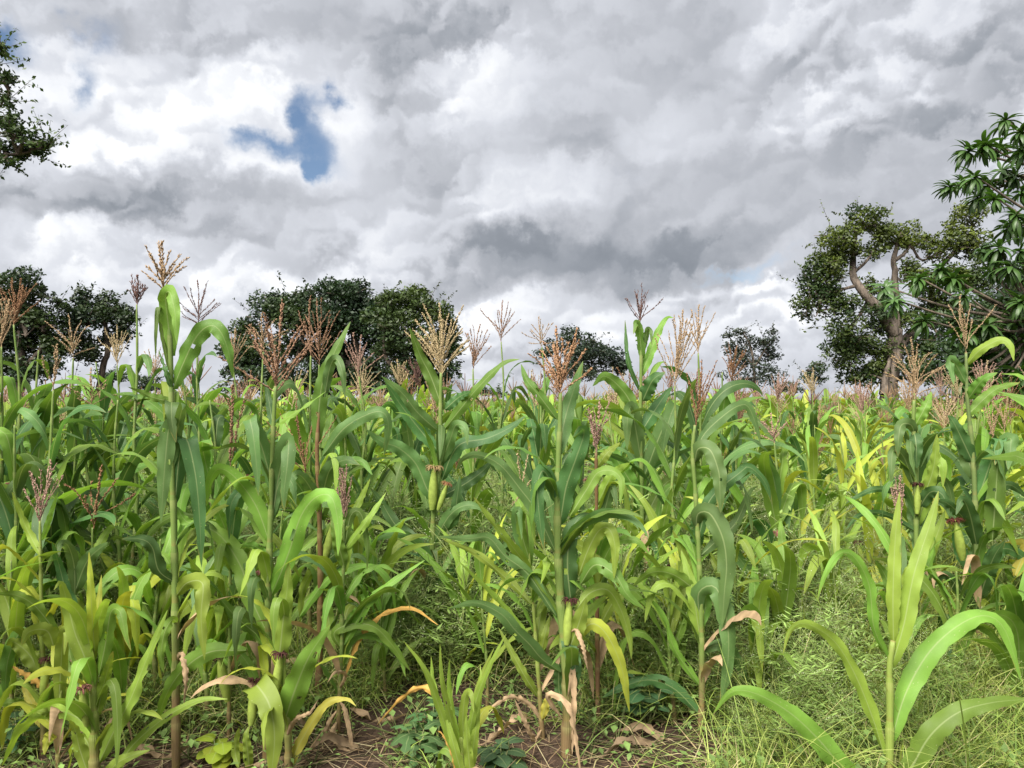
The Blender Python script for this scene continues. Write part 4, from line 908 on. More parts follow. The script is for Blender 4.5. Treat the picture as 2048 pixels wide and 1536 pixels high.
hero(2.95, '458,1420 460,1250 461,1050 463,940', ['26 5 m|460,1080 430,1010 415,1000', '34 0 d|461,1110,0 470,1030,-.03 480,985,-.07 462,1010,-.1 458,1080,-.1', '30 10 m|460,1150 495,1090 520,1070', '30 10 l|460,1250 420,1200 400,1215', '30 5 b|460,1220 480,1150 500,1135 515,1180', '26 10 m|459,1330 425,1290 400,1300 388,1340'],
    'maize plant with one bare upright rust-red tassel spike beside the tallest plant', FRONT, stalk_w=(10, 5), tassel=(463, 942, 770, 'red', dict(seed=25, n=2, spread=12, droop=5, dense=1.6, sz=1.3), -1))
hero(3.2, '182,1390 183,1250 184,1150 185,1055', ['22 10 l|184,1120 215,1062 240,1045', '24 15 m|183,1160 150,1110 120,1090', '26 10 l|183,1220 220,1160 250,1150 280,1180', '24 10 l|183,1260 150,1200 130,1190'],
    'maize plant with wide-spread orange-brown drooping tassel at left', FRONT, stalk_w=(9, 4), tassel=(186, 1058, 930, 'brown', dict(seed=26, n=5, spread=75, droop=10, dense=1.3, sz=1.25), 0))

# ------------------------------------------------------------------ whole plants placed by their tassel
def stand(px, D, top, tlen, tcol, label, seed, n=9, tint=('g', 'm', 'd', 'b'), kw=None, lw=.076, ll=.66, bare=.0, upright=0., rz=None, r0=.014, dry=1, group=FRONT, tstalk=.0):
    """plant at column px, depth D, its tassel top at photo row top, tassel tlen px long"""
    x = at(px, 800, D)[0]; ztop = at(px, top, D)[2]; L = tlen * mpp(D); H = ztop - L
    parts, tp = plant_parts(seed, H=H, n=n, lod=2 if D < 4.6 else 1, lw=lw, ll=ll, tints=tint, lean=.015, r0=r0, bare=bare, upright=upright, dry=dry)
    root = empty('maize_plant', (x, D, 0), rz if rz is not None else random.uniform(0, 6.28)); heroes.append((x, D)); tag(root, label, 'maize plant', group)
    for nm, me, c in parts: obj(nm, me, root, c)
    if tcol:
        k = dict(seed=seed % 5 + 30, n=10, spread=40, droop=10, dense=1.35, sz=1.02); k.update(kw or {}); k['n'] += 3 if k['n'] > 6 else 0
        t = obj('tassel', tassel_for(k.pop('seed'), length=round(L, 2), **k), root, TAS[tcol]); t.location = tp; t.rotation_euler = (random.uniform(-.12, .12), random.uniform(-.12, .12), random.uniform(0, 6))
    if D < 6 and seed % 3 == 0:
        add_ear(root, (.03, 0, H * .45), (.3, .1, 1), seed % 2, silk=random.choice([SILK_D, SILK_P]), scale=.85)
    return root
fan = dict(n=15, spread=36, droop=4); tight = dict(n=9, spread=16, droop=3); wide = dict(n=8, spread=60, droop=22); spike = dict(n=3, spread=20, droop=5, dense=1.5)
for a in [
    (50, 3.7, 560, 90, 'brown', 'maize plant with long fan-shaped brownish tassel before the left-edge tree', 201, fan), (16, 3.6, 600, 95, 'tan', 'maize plant with narrow tan tassel at the very left edge', 202, tight),
    (145, 4.1, 632, 85, 'tan', 'maize plant with untidy tan tassel before the leaning tree', 203, wide), (272, 3.9, 550, 58, 'dark', 'slim maize plant with dark purple tassel left of the tallest tassel', 204, dict(n=12, spread=30, droop=2)),
    (402, 4.6, 560, 92, 'dark', 'maize plant with dark spiky tassel right of the tallest plant, before sky', 205, dict(n=10, spread=62, droop=0)), (183, 3.9, 735, 80, 'tan', 'maize plant with ragged straw tassel low at left, below the leaning tree', 206, wide),
    (105, 3.3, 690, 90, 'tan', 'maize plant with thin upright tan spike at left', 207, spike), (235, 5.2, 650, 80, 'straw', 'maize plant with pale fan tassel under the dark slim tassel', 208, fan), (310, 5.8, 700, 60, 'tan', 'maize plant with small tan tassel behind the tallest plant', 209, fan),
    (520, 4.3, 628, 75, 'tan', 'maize plant with drooping tan tassel left of the big red spike', 210, wide), (475, 5.2, 655, 80, 'tan', 'maize plant with pale tassel at the left foot of the dark trees', 211, fan), (622, 3.9, 596, 115, 'red', 'maize plant with leaning red-brown spike before the tall dark tree', 212, dict(n=5, spread=30, droop=6, dense=1.3)),
    (645, 4.2, 600, 130, 'red', 'maize plant with upright reddish spike and bushy base before the tall dark tree', 213, dict(n=9, spread=45, droop=5)), (735, 4.2, 668, 85, 'pink', 'maize plant with pink-tan forked tassel below the tall dark tree', 214, dict(n=7, spread=45, droop=3)),
    (795, 5.4, 720, 55, 'straw', 'maize plant with straw tassel below the lighter green tree', 215, fan), (822, 5.0, 706, 65, 'dark', 'maize plant with purple-brown tassel below the lighter green tree', 216, fan), (946, 4.4, 648, 90, 'red', 'maize plant with dark red tassel right of the bushy tan tassel', 217, dict(n=10, spread=38, droop=3)),
    (1000, 5.0, 598, 85, 'brown', 'slim maize plant with thin brown tassel alone against bright sky', 218, dict(n=7, spread=50, droop=8)), (1080, 5.2, 632, 62, 'tan', 'slim maize plant with small tan tassel left of the small far tree', 219, dict(n=8, spread=62, droop=6)),
    (1346, 3.7, 622, 150, 'tan', 'maize plant with large dense tan tassel right of the dark purple tassel', 220, dict(n=15, spread=28, droop=3, dense=1.2)), (1404, 4.0, 612, 95, 'tan', 'maize plant with tan tassel standing highest left of the thin-topped tree', 221, dict(n=8, spread=26, droop=3)),
    (1468, 5.2, 690, 75, 'brown', 'maize plant with grey-brown tassel below the thin-topped tree', 222, fan), (1555, 5.5, 745, 60, 'pink', 'maize plant with pinkish tassel right of the thin-topped tree', 223, fan), (1625, 6.0, 735, 55, 'straw', 'maize plant with straw tassel at the foot of the gnarled tree', 224, fan),
    (1560, 3.9, 830, 55, 'pink', 'shorter maize plant with wilted pink tassel in the right middle', 225, wide), (1725, 5.6, 762, 65, 'pink', 'maize plant with pale pink tassel before the gnarled trunk', 226, fan),
    (1843, 4.2, 676, 110, 'tan', 'maize plant with heavy tan tassel before the gnarled trunk base', 227, dict(n=10, spread=48, droop=30, dense=1.2)), (1952, 4.4, 722, 70, 'pink', 'maize plant with short pinkish tassel near the right edge', 228, fan),
    (1475, 4.4, 770, 90, 'red', 'maize plant with reddish hanging tassel right of the blue-green plant', 229, tight), (1290, 5.2, 740, 60, 'pink', 'maize plant with pink tassel half hidden behind the tall upright plant', 230, fan), (1065, 4.4, 800, 0, None, 'maize plant without tassel between the central and thick-stalked plants', 231, fan),
    (240, 3.55, 800, 0, None, 'leafy maize plant without tassel just right of the left corner plants', 232, fan), (20, 3.2, 850, 0, None, 'leafy maize plant without tassel at the left edge', 233, fan), (430, 3.9, 800, 0, None, 'leafy maize plant without tassel behind the rust-red spike', 234, fan), (740, 4.8, 830, 0, None, 'leafy maize plant without tassel in the gap left of the central plant', 235, fan)]:
    px, D, top, tl, tc, lab, sd, kw = a
    stand(px, D, top, tl, tc, lab, sd, kw=kw, n=11 if tc else 12, ll=.56 if sd in (204, 218, 219) else .64, lw=.05 if sd in (204, 218, 219) else .074)
for px, D, top, lab, sd in ((1685, 4.6, 870, 'yellow-green leafy maize clump without tassel in the right middle', 301), (1725, 5.2, 800, 'tall yellow maize plant without tassel behind the yellow-green clump', 302), (1600, 4.0, 1040, 'low pale yellow maize plant among grass in the right middle', 303),
                            (1660, 3.5, 1080, 'low yellow-green maize seedling left of the right foreground seedling', 304), (1560, 3.3, 1130, 'small green maize seedling in long grass right of the blue-green plant', 305), (1330, 3.6, 1010, 'light green maize plant with arched leaves between the thick-stalked and blue-green plants', 306), (1465, 3.4, 1060, 'yellowish maize seedling right beside the blue-green plant', 307),
                            (1770, 4.4, 865, 'yellow maize plant left of the folded blue-green top leaves', 312), (1630, 4.9, 850, 'yellow-green maize plant left of the tall yellow plant', 313), (1575, 4.5, 915, 'low lime maize plant right of the shorter wilted-tassel plant', 314), (1735, 4.1, 960, 'low pale yellow maize plant just left behind the right foreground seedling', 315),
                            (1340, 3.05, 1150, 'low light green maize seedling left of the blue-green plant', 308), (760, 3.6, 1110, 'small green maize seedling in the weeds left of the central plant', 309), (270, 3.3, 1150, 'small yellow-green maize seedling right of the left corner plants', 310), (30, 2.95, 1120, 'light green maize seedling at the left edge', 311)):
    stand(px, D, top, 0, None, lab, sd, n=9, tint=('p', 'l', 'p', 'l', 'm') if sd in (301, 302, 303, 307, 310, 312, 313, 314, 315) else ('l', 'm', 'l'), lw=.05, ll=.55, upright=.45, group='maize seedlings and yellowed plants', dry=2 if sd < 303 else 0, r0=.011)

for px, D, top, lab, sd, tn, ll in ((250, 2.95, 1190, 'low yellow-green maize shoot right of the bottom left corner plant', 321, ('l', 'p', 'm'), .5), (415, 3.05, 1150, 'mid green leafy maize shoot between the tallest plant and the red-spiked plant', 322, ('m', 'l', 'b'), .55), (318, 3.25, 1080, 'light green maize shoot just left of the tallest plant stalk', 323, ('l', 'm'), .55),
                                    (560, 3.45, 1020, 'leafy maize plant without tassel behind the red-spiked plant', 324, ('m', 'g', 'b'), .6), (715, 3.6, 1040, 'green maize shoot right of the purplish stalk', 325, ('m', 'l', 'g'), .55), (965, 3.9, 1060, 'dark maize shoot right of the sturdy central plant', 326, ('d', 'b', 'g'), .55), (1245, 3.4, 1090, 'light maize shoot right of the thick-stalked plant', 327, ('l', 'm', 'p'), .5),
                                    (1510, 3.05, 1210, 'small maize shoot in grass just right of the blue-green plant', 328, ('m', 'l'), .45), (1905, 3.1, 1140, 'dark leafy maize shoot behind the right foreground seedling', 329, ('d', 'g', 'm'), .5), (2030, 2.95, 1180, 'maize shoot cut by the right edge of the picture', 330, ('m', 'g'), .5), (140, 3.5, 880, 'leafy maize plant without tassel behind the brown drooping tassel', 331, ('m', 'g', 'b'), .62),
                                    (75, 3.85, 700, 'tall maize plant without tassel under the fan-shaped brownish tassel', 332, ('g', 'm', 'b'), .62), (212, 4.1, 725, 'tall maize plant without tassel below the dark slim tassel', 333, ('g', 'm', 'd'), .62), (375, 4.3, 745, 'tall maize plant without tassel behind the tallest plant, before sky', 334, ('m', 'g', 'b'), .62), (690, 4.3, 745, 'tall leafy maize plant without tassel below the tall dark tree', 335, ('g', 'm', 'b'), .62),
                                    (1160, 4.6, 750, 'tall maize plant without tassel below the small far tree', 336, ('g', 'm', 'b'), .62), (1440, 4.5, 745, 'tall maize plant without tassel below the thin-topped tree', 337, ('m', 'g', 'b'), .62)):
    stand(px, D, top, 0, None, lab, sd, n=11, tint=tn, lw=.058 if sd < 331 else .074, ll=ll, upright=.25, group='maize plants without tassels among the front rows', dry=1, r0=.012)

sr = np.random.default_rng(404); low = []
for t in range(400):
    D = sr.uniform(3.15, 4.4); px = sr.uniform(20, 2030); x = at(px, 800, D)[0]
    if all(math.hypot(x - hx, D - hy) > .24 for hx, hy in heroes) and all(math.hypot(x - lx, D - ly) > .30 for _, lx, ly in low): low.append((px, x, D))
    if len(low) == 26: break
LOWORD = ['first', 'second', 'third', 'fourth', 'fifth', 'sixth', 'seventh', 'eighth', 'ninth', 'tenth', 'eleventh', 'twelfth', 'thirteenth', 'fourteenth', 'fifteenth', 'sixteenth', 'seventeenth', 'eighteenth', 'nineteenth', 'twentieth', 'twenty-first', 'twenty-second', 'twenty-third', 'twenty-fourth', 'twenty-fifth', 'twenty-sixth']
for k, (px, x, D) in enumerate(sorted(low)):
    hgt = sr.uniform(.38, .72); top = 800 + (EYE - hgt) / D * FPX
    stand(px, D, top, 0, None, f'low narrow-leaved maize shoot among weeds, {LOWORD[k]} from the left of the low shoots', 421 + 3 * k + (1 if (421 + 3 * k) % 3 == 0 else 0), n=8, tint=('l', 'm', 'p') if px > 900 else ('m', 'l', 'g'), lw=.042, ll=.46, upright=.4, group='low maize shoots among the weeds', dry=0, r0=.008)

# ------------------------------------------------------------------ rows behind: copies of several grown plants
PROTO = []
pr = np.random.default_rng(77)
for k in range(14):
    H = 1.10 + .22 * pr.random()
    tint = [('g', 'm', 'd', 'b'), ('m', 'l', 'g'), ('d', 'b', 'g'), ('p', 'l', 'p', 'm'), ('l', 'm', 'p')][[0, 1, 0, 2, 4, 1, 3, 0, 2, 1, 4, 0, 3, 1][k]]
    parts, tp = plant_parts(500 + k, H=H, n=11, lod=1, tints=tint, lw=.060, ll=.54, dry=1 if k % 2 else 2, upright=.15 * (k % 3))
    tk = None
    if k % 4 != 3:
        tk = ('tassel', tassel_for(60 + k, length=.22 + .10 * pr.random(), n=int(pr.integers(6, 16)), spread=30 + 30 * pr.random(), droop=15 * pr.random(), lod=.9, sz=1.15), tp)
    PROTO.append((parts, tk, H, k))
ORD = ['first', 'second', 'third', 'fourth', 'fifth', 'sixth', 'seventh', 'eighth', 'ninth', 'tenth', 'eleventh', 'twelfth', 'thirteenth', 'fourteenth', 'fifteenth', 'sixteenth', 'seventeenth', 'eighteenth', 'nineteenth', 'twentieth', 'twenty-first', 'twenty-second', 'twenty-third', 'twenty-fourth', 'twenty-fifth', 'twenty-sixth', 'twenty-seventh', 'twenty-eighth', 'twenty-ninth', 'thirtieth']
TN = {'tan': 'tan', 'red': 'red-brown', 'dark': 'dark purple', 'pink': 'pinkish', 'straw': 'straw-coloured', 'brown': 'brown'}
HUE = {0: 'green', 1: 'mid green', 2: 'green', 3: 'dark green', 4: 'light green', 5: 'mid green', 6: 'yellowish', 7: 'green', 8: 'dark green', 9: 'mid green', 10: 'light green', 11: 'green', 12: 'yellowish', 13: 'mid green'}
proto_objs = {}
def copy_plant(k, x, y, rz, sc, tcol, label, group):
    """the first time builds the plant's objects, afterwards copies each of them"""
    parts, tk, H, _ = PROTO[k]
    root = empty('maize_plant', (x, y, 0), rz); root.scale = (sc, sc, sc * pr.uniform(.95, 1.06)); tag(root, label, 'maize plant', group)
    if k not in proto_objs:
        lst = [obj(nm, me, root, c) for nm, me, c in parts]
        if tk: t = obj('tassel', tk[1], root, TAS[tcol]); t.location = tk[2]; lst.append(t)
        proto_objs[k] = lst
    else:
        g = .85 + .3 * pr.random()
        for o in proto_objs[k]:
            c = o.copy(); C.objects.link(c); c.parent = root
            if o.name.startswith('tassel'): c.color = (*TAS[tcol], 1); c.rotation_euler = (pr.normal() * .12, pr.normal() * .12, pr.random() * 6)
            else: c.color = tuple(min(1, v * g) for v in o.color[:3]) + (1,)
    return root
row_y = [4.35, 4.95, 5.5, 6.1, 6.7, 7.35, 8.0]
hp = np.array(heroes); n_row = 0
for ri, y0 in enumerate(row_y):
    half = y0 * .705 + .15; xs_ = np.arange(-half, half, .34 + .012 * ri); cnt = 0
    for x0 in xs_:
        x = x0 + pr.normal() * .10; y = y0 + pr.normal() * .12
        px = 1024 + x / y * FPX
        if ri == 0 and (740 < px < 1010 or 1480 < px < 1760): continue
        if ri <= 3 and (1490 < px < 1800) and pr.random() < .55: continue
        if np.min(np.hypot(hp[:, 0] - x, hp[:, 1] - y)) < .26: continue
        if abs(px - 1024) > 1075: continue
        k = int(pr.integers(14))
        if px > 1450 and pr.random() < (.85 if px < 1830 else .45): k = [6, 12, 10, 4][int(pr.integers(4))]
        if px < 500 and k in (6, 12): k = 3
        tcol = ['tan', 'red', 'pink', 'straw', 'brown', 'brown', 'tan', 'straw'][int(pr.integers(8))]
        sc = pr.uniform(.84, 1.08) if pr.random() < .75 else pr.uniform(.55, .8)
        if ri <= 3 and 1490 < px < 1800: sc *= .68; k = [6, 12, 10, 4][int(pr.integers(4))]
        has = PROTO[k][1] is not None
        lab = f"{HUE[k]} maize plant {'with ' + TN[tcol] + ' tassel' if has else 'without tassel'}, {ORD[min(cnt, 29)]} from left in {ORD[ri]} row back"
        copy_plant(k, x, y, pr.random() * 6.28, sc, tcol, lab, 'maize plants in the rows behind'); cnt += 1; n_row += 1
print('ROW PLANTS', n_row, 'HEROES', len(heroes))

# the field beyond: one mass of maize
def far_template(seed):
    r = np.random.default_rng(seed); b = Bag(); H = 1.04 + .25 * r.random()
    zs = np.linspace(0, H, 3); P = np.stack([0.02 * np.sin(zs * 5), .02 * np.cos(zs * 5), zs], 1)
    V, F, uv = tube(P, [.014, .011, .006], 3, cap=False); b.add(V, F, uv, (.17, .24, .05, r.random()))
    phi = r.random() * 6.28; kind = [('g', 'm', 'l'), ('m', 'l', 'g'), ('l', 'p', 'm'), ('d', 'b', 'g'), ('g', 'm', 'l'), ('m', 'g', 'p')][seed % 6]
    for k in range(8):
        f = k / 7; L = .6 * (.65 + .5 * math.sin(math.pi * (.2 + .7 * f))); W = .09 * (.8 + .3 * r.random()); s = np.linspace(0, 1, 6); az = phi + math.pi * k + r.normal() * .4
        e = R(58 + 18 * f) - R(70 + 90 * r.random()) * s ** 1.5; ds = L / 5; x = np.concatenate([[0], np.cumsum(np.cos(e[:-1]) * ds)]); z = np.concatenate([[0], np.cumsum(np.sin(e[:-1]) * ds)]) + H * (.22 + .56 * f)
        Q = np.stack([x * math.cos(az), x * math.sin(az), z], 1); side = np.broadcast_to(np.array([-math.sin(az), math.cos(az), 0]), (6, 3))
        tw = (R(r.normal() * 40) * s)[:, None]; side = np.cos(tw) * side + np.sin(tw) * np.cross(tangents(Q), side)
        V, F, uv = ribbon(Q, width_profile(s, W), side, gutter=.3, cols=3); b.add(V, F, uv, (*G[kind[int(r.integers(3))]], r.random()))
    if seed % 2:
        tc = [TAS['tan'], TAS['pink'], TAS['straw'], TAS['straw'], TAS['tan']][seed % 5]
        for k in range(9):
            az = k * 2.4; sp = R(0 if k == 0 else 15 + 30 * r.random()); L = .22 * (1.1 if k == 0 else .6 + .4 * r.random()); p0 = P[-1]; p1 = p0 + L * np.array([math.sin(sp) * math.cos(az), math.sin(sp) * math.sin(az), math.cos(sp)])
            V, F, uv = tube(np.array([p0, (p0 + p1) / 2, p1]), [.004, .0065, .003], 3, cap=False); b.add(V, F, uv * 0 + [.3, .3], (*tc, r.random()))
    return np.vstack(b.V), np.vstack(b.F), np.vstack(b.U), np.vstack(b.K)
TPL = [far_template(900 + k) for k in range(12)]
def scatter(templates, pts, sc, rz, which, tilt=None):
    Vs, Fs, Us, Ks = [], [], [], []; n = 0
    for t in range(len(templates)):
        I = np.where(which == t)[0]
        if not len(I): continue
        V, F, U, K = templates[t]; c, s = np.cos(rz[I])[:, None], np.sin(rz[I])[:, None]; k = sc[I][:, None]
        x = (V[None, :, 0] * c - V[None, :, 1] * s) * k; y = (V[None, :, 0] * s + V[None, :, 1] * c) * k; z = V[None, :, 2] * k
        if tilt is not None: x = x + z * tilt[I][:, :1]; y = y + z * tilt[I][:, 1:]
        W = np.stack([x, y, z], -1) + pts[I][:, None, :]
        Vs.append(W.reshape(-1, 3)); Fs.append((F[None] + (np.arange(len(I)) * len(V))[:, None, None] + n).reshape(-1, F.shape[1])); n += len(I) * len(V)
        Us.append(np.tile(U, (len(I), 1))); Kk = np.tile(K, (len(I), 1)).reshape(len(I), len(V), 4).copy(); Kk[..., :3] *= (.8 + .4 * rng.random((len(I), 1, 1))); Ks.append(Kk.reshape(-1, 4))
    return np.vstack(Vs), np.vstack(Fs), np.vstack(Us), np.vstack(Ks)
pts = []
y = 8.6
while y < 60:
    half = y * .73 + 1.5; st = .36 + .020 * (y - 8.6)
    for x in np.arange(-half, half, st): pts.append((x + rng.normal() * .12, y + rng.normal() * .15, 0))
    y += .55 + .035 * (y - 8.6)
for y in np.arange(2.4, 8.5, .55):                       # the field goes on to both sides of the view
    for x in np.arange(y * .72 + .25, y * .72 + 2.6, .42):
        for sg in (-1, 1): pts.append((sg * x + rng.normal() * .08, y + rng.normal() * .1, 0))
pts = np.array(pts); m = len(pts)
V, F, U, K = scatter(TPL, pts, rng.uniform(.78, 1.16, m) * (.90 + .22 * vnoise(pts[:, 0], pts[:, 1], .35, 31)), rng.random(m) * 6.28, rng.integers(0, 12, m))
fm = obj('maize_field', mk('maize_field', V, F, M_LEAF_FAR, U, K)); tag(fm, 'mass of tasselled maize filling the far field up to the trees', 'maize', kind='stuff')
print('FAR', m, len(F))
# ------------------------------------------------------------------ weeds, grass and litter
def in_view(n, y0, y1, power=1.0):
    y = y0 + (y1 - y0) * rng.random(n) ** power; x = (rng.random(n) * 2 - 1) * (y * .72 + 1.1)
    return x, y
BARE = [(-.66, 2.82, .55, .45), (-1.12, 2.72, .50, .34), (.02, 2.80, .45, .34), (.50, 2.82, .46, .36), (-.30, 3.2, .40, .35), (-1.6, 2.7, .3, .2), (.1, 3.3, .3, .3)]
def bare(x, y):
    b = np.zeros_like(x)
    for cx, cy, rx, ry in BARE: b = np.maximum(b, 1 - np.clip(((x - cx) / rx) ** 2 + ((y - cy) / ry) ** 2, 0, 1))
    return np.sqrt(b)
def blades(x, y, h, w, lean, col, seg=5, droop=1.2):
    """curved grass blades, all at once"""
    n = len(x); az = rng.random(n) * 6.28; s = np.linspace(0, 1, seg)[None, :]
    e0 = np.clip(1.45 - lean, .15, 1.55)[:, None]; e = e0 - (droop * (.3 + rng.random((n, 1)))) * s ** 1.4
    ds = (h / (seg - 1))[:, None]
    xx = np.cumsum(np.cos(e) * ds, 1) - np.cos(e[:, :1]) * ds; zz = np.cumsum(np.sin(e) * ds, 1) - np.sin(e[:, :1]) * ds
    P = np.stack([x[:, None] + xx * np.cos(az)[:, None], y[:, None] + xx * np.sin(az)[:, None], ground_z(x, y)[:, None] + np.maximum(zz, .01 + 0 * zz)], -1)
    ww = (w[:, None] * np.clip(1.05 - s ** 2, .08, 1) / 2)[..., None]; ta = az + 1.57 + rng.normal(size=n) * .5
    sd = np.stack([np.cos(ta), np.sin(ta), .2 * rng.normal(size=n)], -1)[:, None, :]
    V = np.stack([P - sd * ww, P + sd * ww], 2).reshape(-1, 3)
    q = np.arange(seg - 1) * 2; Fq = np.stack([q, q + 1, q + 3, q + 2], -1)
    F = (Fq[None] + (np.arange(n) * seg * 2)[:, None, None]).reshape(-1, 4)
    K = np.repeat(np.hstack([col, np.ones((n, 1))]), seg * 2, axis=0)
    return V, F, K
def warm(x, y, col):
    """sun-bleached yellow grass in the open right middle of the field"""
    px = 1024 + x / y * FPX; w = np.clip(1 - ((px - 1640) / 330) ** 2, 0, 1) * np.clip((y - 3.0) / .8, 0, 1)
    return col * (1 - w[:, None]) + np.array([.40, .42, .08]) * (.7 + .5 * rng.random((len(x), 1))) * w[:, None]
def tints(n, table, p):
    c = np.array(table)[rng.choice(len(table), n, p=p)]
    return c * (.7 + .6 * rng.random((n, 1)))
# short and long grass
n = 135000; x, y = in_view(n, 2.15, 9.0, 1.35)
keep = (rng.random(n) > bare(x, y) * 1.15) & ~((y < 2.58) & (x < .62)) & ((vnoise(x, y, 1.7, 9) + .35 * (x > .4)) > .28); x, y = x[keep], y[keep]; n = len(x)
rightness = np.clip((x / y + .1) * 1.6, 0, 1)
h = (.10 + .30 * rng.random(n) ** 1.4) * (1 + .7 * rightness) * np.clip((y - 1.7) / 1.4, .30, 1.15)
V, F, K = blades(x, y, h, .0028 + .0030 * rng.random(n), .20 + .7 * rng.random(n), warm(x, y, tints(n, [(.23, .31, .065), (.33, .38, .11), (.15, .23, .06), (.43, .38, .19)], [.34, .28, .20, .18])))
g = obj('grass', mk('grass', V, F, M_PLANT, None, K)); tag(g, 'thin green grass growing between the maize plants', 'grass', kind='stuff')
n = 12500; x, y = in_view(n, 2.4, 7.0, 1.2); px = 1024 + x / y * FPX
keep = ((px > 1440) | (vnoise(x, y, 1.1, 10) > .60)) & (rng.random(n) > bare(x, y)) & (vnoise(x, y, 2.3, 12) > .34); x, y = x[keep], y[keep]; n = len(x)
V, F, K = blades(x, y, .28 + .42 * rng.random(n), .0026 + .0036 * rng.random(n) ** 2, .10 + .6 * rng.random(n), warm(x, y, tints(n, [(.21, .29, .06), (.30, .34, .10), (.15, .23, .055)], [.45, .30, .25])), seg=8, droop=1.3)
g = obj('long_grass', mk('long_grass', V, F, M_PLANT, None, K)); tag(g, 'long arching pale grass stems around the right foreground seedling', 'grass', kind='stuff')

# flowering weed: fine branching stems, feathery leaves, tiny white heads
def weed_template(seed, h=.42, flowers=1.0):
    r = np.random.default_rng(seed); b = Bag()
    stem = (.30, .35, .13, 1)
    def leafy(p, d, s):
        for k in range(5):
            q = p + d * s * (.2 + .2 * k); o = nrm((np.cross(d, [0, 0, 1.]) * (1 if k % 2 else -1) + d * .6 + r.normal(size=3) * .2)[None])[0]; w = nrm(np.cross(o, [0, 0, 1.])[None])[0] * s * .05
            V = np.array([q, q + o * s * .3 + w, q + o * s * .55, q + o * s * .3 - w]); c = np.array([.21, .305, .085]) * (.6 + .7 * r.random()); b.add(V, np.array([[0, 1, 2, 3]]), None, (*c, 1))
    def branch(p, d, ln, lev):
        m = 4; Q = [p]
        for i in range(m - 1):
            d = nrm((d + r.normal(size=3) * .12 + [0, 0, .04])[None])[0]; Q.append(Q[-1] + d * ln / (m - 1))
        Q = np.array(Q); w = .0016 if lev else .0028
        V, F, uv = tube(Q, np.linspace(w, w * .6, m), 3, cap=False); b.add(V, F, None, stem)
        if lev < 2:
            for k in range(4 if lev == 0 else 3):
                t = .35 + .6 * k / 3; q = np.array([np.interp(t * (m - 1), range(m), Q[:, c]) for c in range(3)]); a = r.random() * 6.28
                branch(q, nrm((d + np.array([math.cos(a), math.sin(a), .15]) * .8)[None])[0], ln * .5 * (.7 + .5 * r.random()), lev + 1)
        if lev < 2:
            for k in range(3):
                a = r.random() * 6.28; q = Q[int(r.integers(0, m))]; leafy(q, nrm(np.array([[math.cos(a), math.sin(a), .25]]))[0], h * .17)
        if lev >= 1:
            for k in range(int(3 * flowers + r.random())):
                q = Q[-1] + r.normal(size=3) * .012 * [1, 1, .6]; s = .0019 + .0013 * r.random()
                V = q + s * np.array([[1, 0, 0], [-1, 0, 0], [0, 1, 0], [0, -1, 0], [0, 0, 1], [0, 0, -.8]]); c = (.50, .53, .36, 1) if r.random() < .6 else (.32, .40, .17, 1)
                b.add(V, np.array([[0, 2, 4], [2, 1, 4], [1, 3, 4], [3, 0, 4], [2, 0, 5], [1, 2, 5], [3, 1, 5], [0, 3, 5]]), None, c)
    for k in range(2):
        branch(np.array([r.normal() * .02, r.normal() * .02, 0]), nrm(np.array([[r.normal() * .25, r.normal() * .25, 1.]]))[0], h * (.55 + .2 * r.random()), 0)
    Fs = [np.hstack([f, f[:, 2:3]]) if False else f for f in b.F]
    tri = [f for f in Fs if f.shape[1] == 3]; qd = [f for f in Fs if f.shape[1] == 4]
    T = np.vstack(tri + [np.vstack([f[:, [0, 1, 2]], f[:, [0, 2, 3]]]) for f in qd])
    return np.vstack(b.V), T, np.vstack(b.U), np.vstack(b.K)
WT = [weed_template(70 + k, .40 + .06 * k, 1.0 if k != 3 else 0.2) for k in range(5)]
n = 5600; x, y = in_view(n, 2.5, 9.5, 1.15)
keep = (rng.random(n) > bare(x, y) * 1.3) & (vnoise(x, y, .9, 14) > .30) & ~((y < 3.2) & (x < .55)) & ~((y < 2.65)); x, y = x[keep], y[keep]; n = len(x)
V, F, U, K = scatter(WT, np.stack([x, y, ground_z(x, y) - .01], 1), rng.uniform(.6, 1.35, n) * np.clip((y - 1.6) / 2.0, .5, 1.1), rng.random(n) * 6.28, rng.integers(0, 5, n), rng.normal(size=(n, 2)) * .12)
w = obj('flowering_weeds', mk('flowering_weeds', V, F, M_PLANT, None, K, smooth=False)); tag(w, 'fine-branched weeds with tiny white flowers filling gaps between maize', 'weeds', kind='stuff')
print('WEEDS', n, len(F))
# low broad-leaved ground cover
def cover_template(seed):
    r = np.random.default_rng(seed); b = Bag()
    for k in range(16):
        az = r.random() * 6.28; el = r.uniform(.1, 1.2); ln = .05 + .10 * r.random(); p = ln * np.array([math.cos(az) * math.cos(el), math.sin(az) * math.cos(el), math.sin(el)])
        V, F, uv = tube(np.array([[0, 0, 0], p * .6, p]), [.0016, .0013, .001], 3, cap=False); b.add(V, np.vstack([F[0][:, [0, 1, 2]], F[0][:, [0, 2, 3]]]), None, (.12, .15, .05, 1))
        d = np.array([math.cos(az), math.sin(az), -.1 + .5 * r.normal()]); d /= np.linalg.norm(d); sd = np.cross(d, [0, 0, 1.]); sd /= np.linalg.norm(sd); L = .014 + .02 * r.random(); up = np.cross(sd, d)
        V = np.array([p, p + d * L * .4 + sd * L * .32 + up * L * .08, p + d * L, p + d * L * .4 - sd * L * .32 + up * L * .08, p + d * L * .45]); c = np.array([.16, .25, .07]) * (.6 + .8 * r.random())
        b.add(V, np.array([[0, 1, 4], [1, 2, 4], [2, 3, 4], [3, 0, 4]]), None, (*c, 1))
    return np.vstack(b.V), np.vstack(b.F), np.vstack(b.U), np.vstack(b.K)
CT = [cover_template(20 + k) for k in range(5)]
